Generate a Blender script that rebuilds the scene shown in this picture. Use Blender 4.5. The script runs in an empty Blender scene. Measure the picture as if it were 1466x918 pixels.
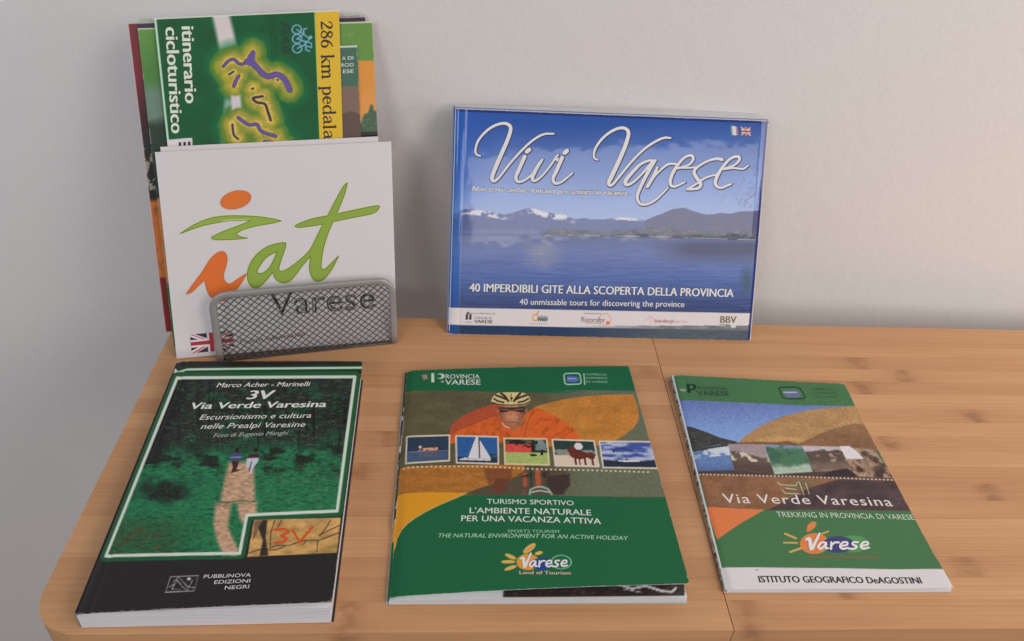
import bpy, math, random
import numpy as np
from mathutils import Matrix, Vector
from mathutils.geometry import tessellate_polygon

random.seed(4)
RNG = np.random.default_rng(7)
SC = bpy.context.scene
COL = SC.collection

# ------------------------------------------------------------------ camera
cd = bpy.data.cameras.new('camera')
cam = bpy.data.objects.new('camera', cd)
COL.objects.link(cam)
cd.sensor_width = 36.0
cd.lens = 1100.0 / 1466.0 * 36.0
cd.shift_y = -(459.0 - 315.06) / 1466.0
cd.clip_start = 0.01
cd.clip_end = 100.0
cam.matrix_world = (Matrix.Translation((0, 0, 0.5)) @ Matrix.Rotation(math.radians(90 - 33.306), 4, 'X')
                    @ Matrix.Rotation(math.radians(3.9991), 4, 'Z'))
SC.camera = cam

# ------------------------------------------------------------------ room light
w = bpy.data.worlds.new('World')
SC.world = w
w.use_nodes = True
bg = w.node_tree.nodes['Background']
bg.inputs[0].default_value = (1.0, 0.92, 0.90, 1)
bg.inputs[1].default_value = 0.13


def area(name, loc, target, size, energy, color, size_y=None):
    ld = bpy.data.lights.new(name, 'AREA')
    ld.shape = 'RECTANGLE'
    ld.size = size
    ld.size_y = size_y or size
    ld.energy = energy
    ld.color = color
    o = bpy.data.objects.new(name, ld)
    COL.objects.link(o)
    o.location = loc
    o.rotation_euler = (Vector(target) - Vector(loc)).to_track_quat('-Z', 'Y').to_euler()
    return o


area('front_window_light', (0.85, -2.0, 1.10), (0.1, 0.55, 0.1), 1.45, 5.8, (1.0, 0.95, 0.93), 0.42)
area('front_left_light', (-1.0, -1.9, 1.65), (0.1, 0.5, 0), 1.0, 14.0, (0.95, 0.97, 1.0))
area('front_right_light', (2.2, -1.5, 1.65), (0.1, 0.5, 0), 1.2, 18.0, (1.0, 0.90, 0.82))
area('right_light', (1.2, -0.3, 1.4), (0.1, 0.5, 0), 0.7, 6.0, (1.0, 0.95, 0.89))
area('low_right_light', (1.6, 0.1, 0.45), (0.1, 0.5, 0), 0.6, 5.2, (1.0, 0.91, 0.88))
area('window_light', (-1.1, 0.0, 0.5), (0.1, 0.5, 0), 0.7, 1.7, (0.62, 0.80, 1.0))

SC.view_settings.view_transform = 'Standard'
SC.view_settings.look = 'None'
SC.view_settings.gamma = 1.0
SC.view_settings.exposure = 0.14

# ------------------------------------------------------------------ helpers
K = 0.62        # how bright the photographed room shows a given paint


def lin(c):
    c = np.asarray(c, float) / 255.0
    return np.where(c <= 0.04045, c / 12.92, ((c + 0.055) / 1.055) ** 2.4)


def albedo(c):
    # the photographed tone holds a little surface reflection of the pale wall besides the paint itself
    a = np.maximum((lin(c) - 0.010) / K, 0.006)
    return a / np.maximum(1.0, a.max(-1, keepdims=True) / 0.84)


def base_of(parent):
    b = np.zeros(3)
    while parent is not None:
        b = b + np.array(parent.location)
        parent = parent.parent
    return b


def obj(name, verts, faces, mat, parent=None, colors=None, smooth=False):
    v = np.asarray(verts, float).reshape(-1, 3) - base_of(parent)
    me = bpy.data.meshes.new(name)
    if isinstance(faces, np.ndarray) and faces.ndim == 2:
        n, k = faces.shape
        me.vertices.add(len(v))
        me.vertices.foreach_set('co', v.astype(np.float32).ravel())
        me.loops.add(n * k)
        me.loops.foreach_set('vertex_index', faces.astype(np.int32).ravel())
        me.polygons.add(n)
        me.polygons.foreach_set('loop_start', np.arange(0, n * k, k, dtype=np.int32))
        me.update(calc_edges=True)
    else:
        me.from_pydata([tuple(p) for p in v], [], [tuple(int(i) for i in f) for f in faces])
        me.update()
    if colors is not None:
        a = me.color_attributes.new('Col', 'FLOAT_COLOR', 'POINT')
        c4 = np.ones((len(v), 4), np.float32)
        c4[:, :3] = colors
        a.data.foreach_set('color', c4.ravel())
    if smooth:
        me.polygons.foreach_set('use_smooth', np.ones(len(me.polygons), bool))
    if mat is not None:
        me.materials.append(mat)
    o = bpy.data.objects.new(name, me)
    COL.objects.link(o)
    o.parent = parent
    return o


def thing(name, label, cat, loc, group=None):
    o = bpy.data.objects.new(name, None)
    COL.objects.link(o)
    o.location = loc
    o.empty_display_size = 0.02
    o['label'] = label
    o['category'] = cat
    if group:
        o['group'] = group
    return o


def prism(poly, z0, z1):
    """closed prism over a counter-clockwise xy outline"""
    n = len(poly)
    v = [(x, y, z0) for x, y in poly] + [(x, y, z1) for x, y in poly]
    f = [tuple(range(n - 1, -1, -1)), tuple(range(n, 2 * n))]
    f += [(i, (i + 1) % n, n + (i + 1) % n, n + i) for i in range(n)]
    return v, f


def hexa(b, t):
    """closed box from four bottom and four top corners"""
    v = list(b) + list(t)
    f = [(3, 2, 1, 0), (4, 5, 6, 7), (0, 1, 5, 4), (1, 2, 6, 5), (2, 3, 7, 6), (3, 0, 4, 7)]
    return v, f


# ------------------------------------------------------------------ materials
def mat_new(name):
    m = bpy.data.materials.new(name)
    m.use_nodes = True
    nt = m.node_tree
    return m, nt, nt.nodes['Principled BSDF']


def N(nt, t, **kw):
    n = nt.nodes.new(t)
    for k, v in kw.items():
        if k in n.inputs.keys() if isinstance(k, str) else False:
            n.inputs[k].default_value = v
        else:
            setattr(n, k, v)
    return n


def plain(name, c, rough=0.5, metal=0.0, coat=0.0, noise=0.06, scale=60.0, bump=0.0):
    m, nt, p = mat_new(name)
    tc = nt.nodes.new('ShaderNodeTexCoord')
    nz = nt.nodes.new('ShaderNodeTexNoise')
    nz.inputs['Scale'].default_value = scale
    nz.inputs['Detail'].default_value = 5
    nt.links.new(tc.outputs['Object'], nz.inputs['Vector'])
    mp = nt.nodes.new('ShaderNodeMapRange')
    mp.inputs['To Min'].default_value = 1 - noise
    mp.inputs['To Max'].default_value = 1 + noise
    nt.links.new(nz.outputs['Fac'], mp.inputs['Value'])
    mx = nt.nodes.new('ShaderNodeMix')
    mx.data_type = 'RGBA'
    mx.blend_type = 'MULTIPLY'
    mx.inputs[0].default_value = 1
    mx.inputs[6].default_value = (*c, 1)
    nt.links.new(mp.outputs[0], mx.inputs[7])
    nt.links.new(mx.outputs[2], p.inputs['Base Color'])
    p.inputs['Roughness'].default_value = rough
    p.inputs['Metallic'].default_value = metal
    p.inputs['Coat Weight'].default_value = coat
    p.inputs['Coat Roughness'].default_value = 0.15
    if bump:
        bp = nt.nodes.new('ShaderNodeBump')
        bp.inputs['Strength'].default_value = bump
        bp.inputs['Distance'].default_value = 0.001
        nt.links.new(nz.outputs['Fac'], bp.inputs['Height'])
        nt.links.new(bp.outputs[0], p.inputs['Normal'])
    return m


def print_mat(name, rough=0.4, coat=0.0, coat_rough=0.12, wob=0.15):
    m, nt, p = mat_new(name)
    at = nt.nodes.new('ShaderNodeAttribute')
    at.attribute_name = 'Col'
    nt.links.new(at.outputs['Color'], p.inputs['Base Color'])
    p.inputs['Roughness'].default_value = rough
    p.inputs['Coat Weight'].default_value = coat
    p.inputs['Coat Roughness'].default_value = coat_rough
    p.inputs['Specular IOR Level'].default_value = 0.28
    tc = nt.nodes.new('ShaderNodeTexCoord')
    nz = nt.nodes.new('ShaderNodeTexNoise')
    nz.inputs['Scale'].default_value = 18
    nz.inputs['Detail'].default_value = 3
    nt.links.new(tc.outputs['Object'], nz.inputs['Vector'])
    bp = nt.nodes.new('ShaderNodeBump')
    bp.inputs['Strength'].default_value = wob
    bp.inputs['Distance'].default_value = 0.002
    nt.links.new(nz.outputs['Fac'], bp.inputs['Height'])
    nt.links.new(bp.outputs[0], p.inputs['Normal'])
    nt.links.new(bp.outputs[0], p.inputs['Coat Normal'])
    return m


M_gloss = print_mat('laminated_print', 0.38, 0.18, 0.08)
M_satin = print_mat('satin_print', 0.45, 0.05, 0.25)
M_lam = print_mat('high_gloss_laminate', 0.55, 0.85, 0.045, 0.22)
M_lam.node_tree.nodes['Principled BSDF'].inputs['Specular IOR Level'].default_value = 0.1
M_matt = print_mat('matt_print', 0.6, 0.0)
_ink = {}


def ink(c, rough=0.5):
    key = (tuple(int(v) for v in c), rough)
    if key not in _ink:
        _ink[key] = plain('ink', tuple(np.clip(albedo(c) * (1.06 if min(c) > 195 else 1.0), 0, 0.9)), rough, noise=0.02)
    return _ink[key]


def paper_edge(name, c, axis=2, freq=9000.0):
    """trimmed edge of many sheets: fine irregular lines across one axis"""
    m, nt, p = mat_new(name)
    tc = nt.nodes.new('ShaderNodeTexCoord')
    mpn = nt.nodes.new('ShaderNodeMapping')
    s = [25.0, 25.0, 25.0]
    s[axis] = freq / 6
    mpn.inputs['Scale'].default_value = s
    nt.links.new(tc.outputs['Object'], mpn.inputs['Vector'])
    nz = nt.nodes.new('ShaderNodeTexNoise')
    nz.inputs['Scale'].default_value = 1.0
    nz.inputs['Detail'].default_value = 3
    nt.links.new(mpn.outputs[0], nz.inputs['Vector'])
    cr = nt.nodes.new('ShaderNodeValToRGB')
    cr.color_ramp.elements[0].position = 0.3
    cr.color_ramp.elements[0].color = (c[0] * 0.84, c[1] * 0.84, c[2] * 0.86, 1)
    cr.color_ramp.elements[1].position = 0.62
    cr.color_ramp.elements[1].color = (*c, 1)
    nt.links.new(nz.outputs['Fac'], cr.inputs[0])
    nt.links.new(cr.outputs[0], p.inputs['Base Color'])
    p.inputs['Roughness'].default_value = 0.75
    bp = nt.nodes.new('ShaderNodeBump')
    bp.inputs['Strength'].default_value = 0.35
    bp.inputs['Distance'].default_value = 0.0004
    nt.links.new(nz.outputs['Fac'], bp.inputs['Height'])
    nt.links.new(bp.outputs[0], p.inputs['Normal'])
    return m


M_edge = paper_edge('trimmed_page_edge', (0.80, 0.82, 0.87))
M_white = plain('white_paper', (0.76, 0.75, 0.77), 0.55, noise=0.015)
M_black = plain('black_card', (0.02, 0.019, 0.019), 0.35, noise=0.1)


# ------------------------------------------------------------------ print painting
def vnoise(x, y, seed=0):
    xi, yi = np.floor(x).astype(np.int64), np.floor(y).astype(np.int64)
    xf, yf = x - xi, y - yi
    xf, yf = xf * xf * (3 - 2 * xf), yf * yf * (3 - 2 * yf)

    def h(a, b):
        n = (a * 374761393 + b * 668265263 + seed * 974711) & 0xffffffff
        n = ((n ^ (n >> 13)) * 1274126177) & 0xffffffff
        return ((n ^ (n >> 16)) & 0xffff) / 65535.0
    return ((h(xi, yi) * (1 - xf) + h(xi + 1, yi) * xf) * (1 - yf)
            + (h(xi, yi + 1) * (1 - xf) + h(xi + 1, yi + 1) * xf) * yf)


def fbm(x, y, seed=0, octv=4):
    s, a, t = 0, 1.0, 0
    for k in range(octv):
        s = s + a * vnoise(x * 2 ** k, y * 2 ** k, seed + k * 17)
        t += a
        a *= 0.55
    return s / t


def homography(src, dst):
    A, B = [], []
    for (x, y), (X, Y) in zip(src, dst):
        A.append([x, y, 1, 0, 0, 0, -X * x, -X * y]); B.append(X)
        A.append([0, 0, 0, x, y, 1, -Y * x, -Y * y]); B.append(Y)
    h = np.linalg.solve(np.array(A, float), np.array(B, float))
    return np.append(h, 1).reshape(3, 3)


def apply_h(Hm, x, y):
    d = Hm[2, 0] * x + Hm[2, 1] * y + Hm[2, 2]
    return (Hm[0, 0] * x + Hm[0, 1] * y + Hm[0, 2]) / d, (Hm[1, 0] * x + Hm[1, 1] * y + Hm[1, 2]) / d


class Sheet:
    """A printed sheet in space: four corners (top left, top right, bottom right, bottom left), a gentle
    bulge along its normal, and the design drawn in its own drawing coordinates (quad)."""

    def __init__(s, tl, tr, br, bl, quad, bulge=None):
        s.c = [np.array(p, float) for p in (tl, tr, br, bl)]
        s.n = np.cross(s.c[1] - s.c[0], s.c[0] - s.c[3])
        s.n = s.n / np.linalg.norm(s.n)
        s.W = (np.linalg.norm(s.c[1] - s.c[0]) + np.linalg.norm(s.c[2] - s.c[3])) / 2
        s.H = (np.linalg.norm(s.c[3] - s.c[0]) + np.linalg.norm(s.c[2] - s.c[1])) / 2
        uv = [(0, 1), (1, 1), (1, 0), (0, 0)]
        s.to_px = homography(uv, quad)
        s.to_uv = homography(quad, uv)
        s.bulge = bulge

    def pos(s, u, v, e=0.0):
        u, v = np.asarray(u, float)[..., None], np.asarray(v, float)[..., None]
        P = (s.c[0] * (1 - u) * v + s.c[1] * u * v + s.c[2] * u * (1 - v) + s.c[3] * (1 - u) * (1 - v))
        z = np.asarray(e, float)
        if z.ndim:
            z = z[..., None]
        if s.bulge is not None:
            z = z + s.bulge(u, v)
        return P + s.n * z

    def m2(s, pts):                      # drawing coordinates -> metres on the sheet
        p = np.array(pts, float)
        u, v = apply_h(s.to_uv, p[:, 0], p[:, 1])
        return np.stack([u * s.W, v * s.H], 1)

    def pos_m(s, q, e=0.0):
        return s.pos(q[:, 0] / s.W, q[:, 1] / s.H, e)


class Art:
    def __init__(s, sheet, step=0.00058, base=(200, 200, 200)):
        s.sh = sheet
        s.nu, s.nv = max(2, int(sheet.W / step)), max(2, int(sheet.H / step))
        s.U, s.V = np.meshgrid(np.linspace(0, 1, s.nu), np.linspace(0, 1, s.nv))
        s.X, s.Y = apply_h(sheet.to_px, s.U, s.V)
        s.C = np.zeros((s.nv, s.nu, 3)) + np.array(base, float)

    def put(s, color, a):
        c = np.asarray(color, float)
        a = np.clip(a, 0, 1)[..., None]
        s.C = s.C * (1 - a) + c * a

    def mul(s, f):
        s.C = s.C * np.asarray(f)[..., None]

    def win(s, pts, pad):
        p = np.array(pts, float)
        m = ((s.X > p[:, 0].min() - pad) & (s.X < p[:, 0].max() + pad)
             & (s.Y > p[:, 1].min() - pad) & (s.Y < p[:, 1].max() + pad))
        return m

    def sd(s, pts, pad=3.0, closed=True):
        """signed distance (inside negative when closed) in a padded window"""
        m = s.win(pts, pad)
        x, y = s.X[m], s.Y[m]
        p = np.array(pts, float)
        n = len(p)
        d = np.full(x.shape, 1e9)
        ins = np.zeros(x.shape, bool)
        for i in range(n if closed else n - 1):
            a, b = p[i], p[(i + 1) % n]
            e = b - a
            t = np.clip(((x - a[0]) * e[0] + (y - a[1]) * e[1]) / (e @ e + 1e-9), 0, 1)
            d = np.minimum(d, np.hypot(x - a[0] - t * e[0], y - a[1] - t * e[1]))
            if closed:
                c = (a[1] > y) != (b[1] > y)
                with np.errstate(divide='ignore', invalid='ignore'):
                    xx = a[0] + (y - a[1]) / (b[1] - a[1] + 1e-12) * e[0]
                ins ^= c & (x < xx)
        out = np.full(s.X.shape, 1e9)
        out[m] = np.where(ins, -d, d)
        return out

    def poly(s, pts, color, soft=0.8, a=1.0):
        d = s.sd(pts, soft + 1)
        m = np.clip(0.5 - d / soft, 0, 1) * a
        if callable(color):
            color = color(s.X, s.Y)
        s.put(color, m)
        return m

    def line(s, pts, wd, color, soft=0.8, a=1.0):
        d = s.sd(pts, wd + soft + 1, closed=False)
        s.put(color, np.clip(0.5 - (d - wd / 2) / soft, 0, 1) * a)

    def ell(s, cx, cy, rx, ry, color, ang=0.0, soft=0.8, a=1.0, ring=None):
        c, n = math.cos(math.radians(ang)), math.sin(math.radians(ang))
        x, y = s.X - cx, s.Y - cy
        x, y = x * c + y * n, -x * n + y * c
        r = np.hypot(x / rx, y / ry)
        d = (r - 1) * min(rx, ry)
        if ring:
            d = np.abs(d) - ring / 2
        s.put(color, np.clip(0.5 - d / soft, 0, 1) * a)

    def grain(s, amt, sx, sy, seed=1, mask=None):
        n = 1 + amt * (fbm(s.X / sx, s.Y / sy, seed) - 0.5) * 2
        if mask is not None:
            n = 1 + (n - 1) * mask
        s.C = np.clip(s.C * n[..., None], 0, 255)


def cover(name, art, th, mat, parent, edge=(205, 203, 205), wear=0.6):
    """the printed sheet as a thin closed board; its printed rim is rubbed pale here and there"""
    s = art.sh
    du, dv = np.minimum(art.U, 1 - art.U) * s.W, np.minimum(art.V, 1 - art.V) * s.H
    de = np.minimum(du, dv)
    cn = np.exp(-np.hypot(du, dv) / 0.004)
    nw = fbm(art.U * s.W * 420, art.V * s.H * 420, 5)
    art.put((186, 184, 182), np.clip((nw - 0.50 - de / 0.0022 + cn * 0.5) * 5, 0, 1) * wear)
    nu, nv = art.nu, art.nv
    top = s.pos(art.U, art.V, 0.0).reshape(-1, 3)
    col = albedo(art.C).reshape(-1, 3)
    idx = np.arange(nu * nv).reshape(nv, nu)
    q = np.stack([idx[:-1, :-1], idx[:-1, 1:], idx[1:, 1:], idx[1:, :-1]], -1).reshape(-1, 4)
    ring = np.concatenate([idx[0, :], idx[1:, -1], idx[-1, -2::-1], idx[-2:0:-1, 0]])
    n = len(ring)
    u, v = art.U.ravel()[ring], art.V.ravel()[ring]
    r0 = s.pos(u, v, 0.0)
    r1 = s.pos(u, v, -th)
    b = nu * nv
    V = np.concatenate([top, r0, r1, [r1.mean(0)]])
    ec = np.tile(albedo(edge), (2 * n + 1, 1))
    i = np.arange(n)
    j = (i + 1) % n
    side = np.stack([b + j, b + i, b + n + i, b + n + j], 1)
    under = np.stack([b + n + i, b + 2 * n + 0 * i, b + 2 * n + 0 * i, b + n + j], 1)
    # underside laid as a strip between opposite edges (keeps the bulge)
    faces = np.concatenate([q, side])
    o = obj(name, V[:b + 2 * n], faces, mat, parent, np.concatenate([col, ec[:2 * n]]))
    uu, vv = np.meshgrid(np.linspace(0, 1, 13), np.linspace(0, 1, 13))
    ub = s.pos(uu, vv, -th).reshape(-1, 3)
    k = np.arange(169).reshape(13, 13)
    uq = np.stack([k[:-1, :-1], k[1:, :-1], k[1:, 1:], k[:-1, 1:]], -1).reshape(-1, 4)
    me = o.data
    obj('inner_side', ub, uq, M_white, o)
    return o


def catmull(pts, n=8):
    p = np.array(pts, float)
    P = np.concatenate([[2 * p[0] - p[1]], p, [2 * p[-1] - p[-2]]])
    out = []
    for i in range(1, len(P) - 2):
        a, b, c, d = P[i - 1], P[i], P[i + 1], P[i + 2]
        for t in np.linspace(0, 1, n, endpoint=False):
            out.append(0.5 * ((2 * b) + (c - a) * t + (2 * a - 5 * b + 4 * c - d) * t * t
                              + (3 * b - a - 3 * c + d) * t ** 3))
    out.append(P[-2])
    return np.array(out)


def ribbon(sheet, strokes, e, name=None, mat=None, parent=None, grow=0.0, n=7, shift=(0, 0)):
    """pen strokes: each a list of (x, y, width) in drawing units; returns one printed mesh"""
    V, F = [], []
    for st in strokes:
        p = catmull(st, n) if len(st) > 2 else np.array(st, float)
        w = (np.abs(p[:, 2]) + grow)
        c = p[:, :2] + np.array(shift)
        d = np.gradient(c, axis=0)
        d /= np.linalg.norm(d, axis=1)[:, None] + 1e-9
        nn = np.stack([-d[:, 1], d[:, 0]], 1)
        # round caps
        caps = []
        for end, sg in ((0, -1), (-1, 1)):
            ang = np.linspace(-math.pi / 2, math.pi / 2, 7)
            caps.append([c[end] + w[end] / 2 * (sg * d[end] * math.cos(a) + nn[end] * math.sin(a)) for a in ang])
        L = sheet.m2(c + nn * w[:, None] / 2)
        R = sheet.m2(c - nn * w[:, None] / 2)
        b = len(V)
        k = len(c)
        ez = e + np.linspace(0, 0.00006, k)
        PL, PR = sheet.pos_m(L, ez), sheet.pos_m(R, ez)
        for i in range(k):
            V += [PL[i], PR[i]]
        F += [(b + 2 * i, b + 2 * i + 1, b + 2 * i + 3, b + 2 * i + 2) for i in range(k - 1)]
        for ci, cap in enumerate(caps):
            b = len(V)
            q = sheet.pos_m(sheet.m2(np.array(cap)), e + (0.0 if ci == 0 else 0.00006))
            V += list(q)
            F.append(tuple(range(b, b + 7)))
    return obj(name or 'lettering', V, F, mat, parent)


def flat_poly(sheet, polys, e, name, mat, parent):
    """filled shape with holes, drawn on the sheet"""
    m = [sheet.m2(np.array(p)) for p in polys]
    tri = tessellate_polygon([[Vector((x, y, 0)) for x, y in p] for p in m])
    allp = np.concatenate(m)
    return obj(name, sheet.pos_m(allp, e), [tuple(t) for t in tri], mat, parent)


_capH = None


def text(sheet, s, A, B, h, color, parent, e=0.00012, bold=0.0, shear=0.0, name='lettering', rough=0.5, sp=1.0,
         outline=None, slab=False):
    """flat print lettering from A to B (drawing units), capital height h"""
    global _capH
    def mesh_of(t, off):
        c = bpy.data.curves.new('t', 'FONT')
        c.body = t
        c.size = 1
        c.offset = off
        c.shear = shear
        c.space_character = sp
        c.resolution_u = 3
        o = bpy.data.objects.new('t', c)
        COL.objects.link(o)
        bpy.context.view_layer.update()
        me = bpy.data.meshes.new_from_object(o.evaluated_get(bpy.context.evaluated_depsgraph_get()))
        v = np.zeros(len(me.vertices) * 3)
        me.vertices.foreach_get('co', v)
        v = v.reshape(-1, 3)
        f = [tuple(p.vertices) for p in me.polygons]
        bpy.data.objects.remove(o)
        bpy.data.curves.remove(c)
        bpy.data.meshes.remove(me)
        return v, f
    if _capH is None:
        v, f = mesh_of('H', 0)
        _capH = v[:, 1].max()
    v, f = mesh_of(s, min(bold, 0.0))
    if bold > 0.002:                      # heavier weight: the face struck again a little to the side
        st = bold * 0.8
        vs, fs = [], []
        for k, dx in enumerate((-st, -st / 2, 0.0, st / 2, st)):
            vk = v + np.array([dx, 0, 0])
            vk[:, 2] = k * 0.00001
            vs.append(vk)
            fs += [tuple(i + k * len(v) for i in t) for t in f]
        v, f = np.concatenate(vs), fs
    zz = v[:, 2] if bold > 0.002 else 0.0
    q = sheet.m2([A, B, (0, 0)])
    a, b = q[0], q[1]
    d = b - a
    L = np.linalg.norm(d)
    d = d / L
    nrm = np.array([-d[1], d[0]])
    dpx = np.array(B, float) - np.array(A, float)
    dpx /= np.linalg.norm(dpx)
    up = np.array([dpx[1], -dpx[0]])
    hm = abs((sheet.m2([np.array(A) + up * h])[0] - a) @ nrm)
    x0, x1 = v[:, 0].min(), v[:, 0].max()
    X = (v[:, 0] - x0) / (x1 - x0) * L
    Y = v[:, 1] / _capH * hm
    P = a + X[:, None] * d + Y[:, None] * nrm
    o = obj(name, sheet.pos_m(P, e + zz), f, ink(color, rough), parent)
    if outline:
        v2, f2 = mesh_of(s, outline[1])
        X = (v2[:, 0] - x0) / (x1 - x0) * L
        P = a + X[:, None] * d + (v2[:, 1] / _capH * hm)[:, None] * nrm
        obj('letter_outline', sheet.pos_m(P, e - 0.00008), f2, ink(outline[0], rough), o)
    return o


# ------------------------------------------------------------------ setting: wall, floor
TA = 0.0765
T0 = np.array([-0.3125, 0.5565])
UX = np.array([math.cos(TA), math.sin(TA)])
UY = np.array([-UX[1], UX[0]])


def TW(x, y, z=0.0):                     # table coordinates -> world
    p = T0 + UX * x + UY * y
    return (p[0], p[1], z)


def wall_material():
    m, nt, p = mat_new('painted_plaster')
    tc = nt.nodes.new('ShaderNodeTexCoord')
    n1 = nt.nodes.new('ShaderNodeTexNoise')
    n1.inputs['Scale'].default_value = 2.5
    n1.inputs['Detail'].default_value = 3
    nt.links.new(tc.outputs['Object'], n1.inputs['Vector'])
    cr = nt.nodes.new('ShaderNodeValToRGB')
    cr.color_ramp.elements[0].color = (0.815, 0.79, 0.785, 1)
    cr.color_ramp.elements[1].color = (0.84, 0.81, 0.80, 1)
    nt.links.new(n1.outputs['Fac'], cr.inputs[0])
    nt.links.new(cr.outputs[0], p.inputs['Base Color'])
    p.inputs['Roughness'].default_value = 0.85
    n2 = nt.nodes.new('ShaderNodeTexNoise')
    n2.inputs['Scale'].default_value = 70
    n2.inputs['Detail'].default_value = 6
    n2.inputs['Roughness'].default_value = 0.6
    nt.links.new(tc.outputs['Object'], n2.inputs['Vector'])
    n4 = nt.nodes.new('ShaderNodeTexNoise')
    n4.inputs['Scale'].default_value = 420
    n4.inputs['Detail'].default_value = 3
    nt.links.new(tc.outputs['Object'], n4.inputs['Vector'])
    gm = nt.nodes.new('ShaderNodeMapRange')
    gm.inputs['To Min'].default_value = 0.93
    gm.inputs['To Max'].default_value = 1.05
    nt.links.new(n4.outputs['Fac'], gm.inputs['Value'])
    gx = nt.nodes.new('ShaderNodeMix')
    gx.data_type = 'RGBA'
    gx.blend_type = 'MULTIPLY'
    gx.inputs[0].default_value = 1
    nt.links.new(cr.outputs[0], gx.inputs[6])
    nt.links.new(gm.outputs[0], gx.inputs[7])
    nt.links.new(gx.outputs[2], p.inputs['Base Color'])
    n3 = nt.nodes.new('ShaderNodeTexNoise')
    n3.inputs['Scale'].default_value = 14
    nt.links.new(tc.outputs['Object'], n3.inputs['Vector'])
    ad = nt.nodes.new('ShaderNodeMath')
    ad.operation = 'MULTIPLY_ADD'
    ad.inputs[1].default_value = 0.5
    nt.links.new(n3.outputs['Fac'], ad.inputs[0])
    nt.links.new(n2.outputs['Fac'], ad.inputs[2])
    bp = nt.nodes.new('ShaderNodeBump')
    bp.inputs['Strength'].default_value = 0.20
    bp.inputs['Distance'].default_value = 0.003
    nt.links.new(ad.outputs[0], bp.inputs['Height'])
    nt.links.new(bp.outputs[0], p.inputs['Normal'])
    return m


FZ = -1.0
WY = 0.099
def wy(x):                                # the table stands very slightly askew to the wall
    return 0.0985 - 0.046 * (x - 0.18)


wp = [TW(-2.2, wy(-2.2))[:2], TW(2.6, wy(2.6))[:2], TW(2.6, wy(2.6) + 0.12)[:2], TW(-2.2, wy(-2.2) + 0.12)[:2]]
v, f = prism(wp, FZ, 1.9)
o = obj('wall', v, f, wall_material())
o['kind'] = 'structure'
fp = [TW(-2.2, wy(-2.2) - 0.002)[:2], TW(-2.2, -2.4)[:2], TW(2.6, -2.4)[:2], TW(2.6, wy(2.6) - 0.002)[:2]]
v, f = prism(fp, FZ - 0.05, FZ)
o = obj('floor', v, f, plain('grey_floor', (0.36, 0.32, 0.29), 0.5, scale=5))
o['kind'] = 'structure'


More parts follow.
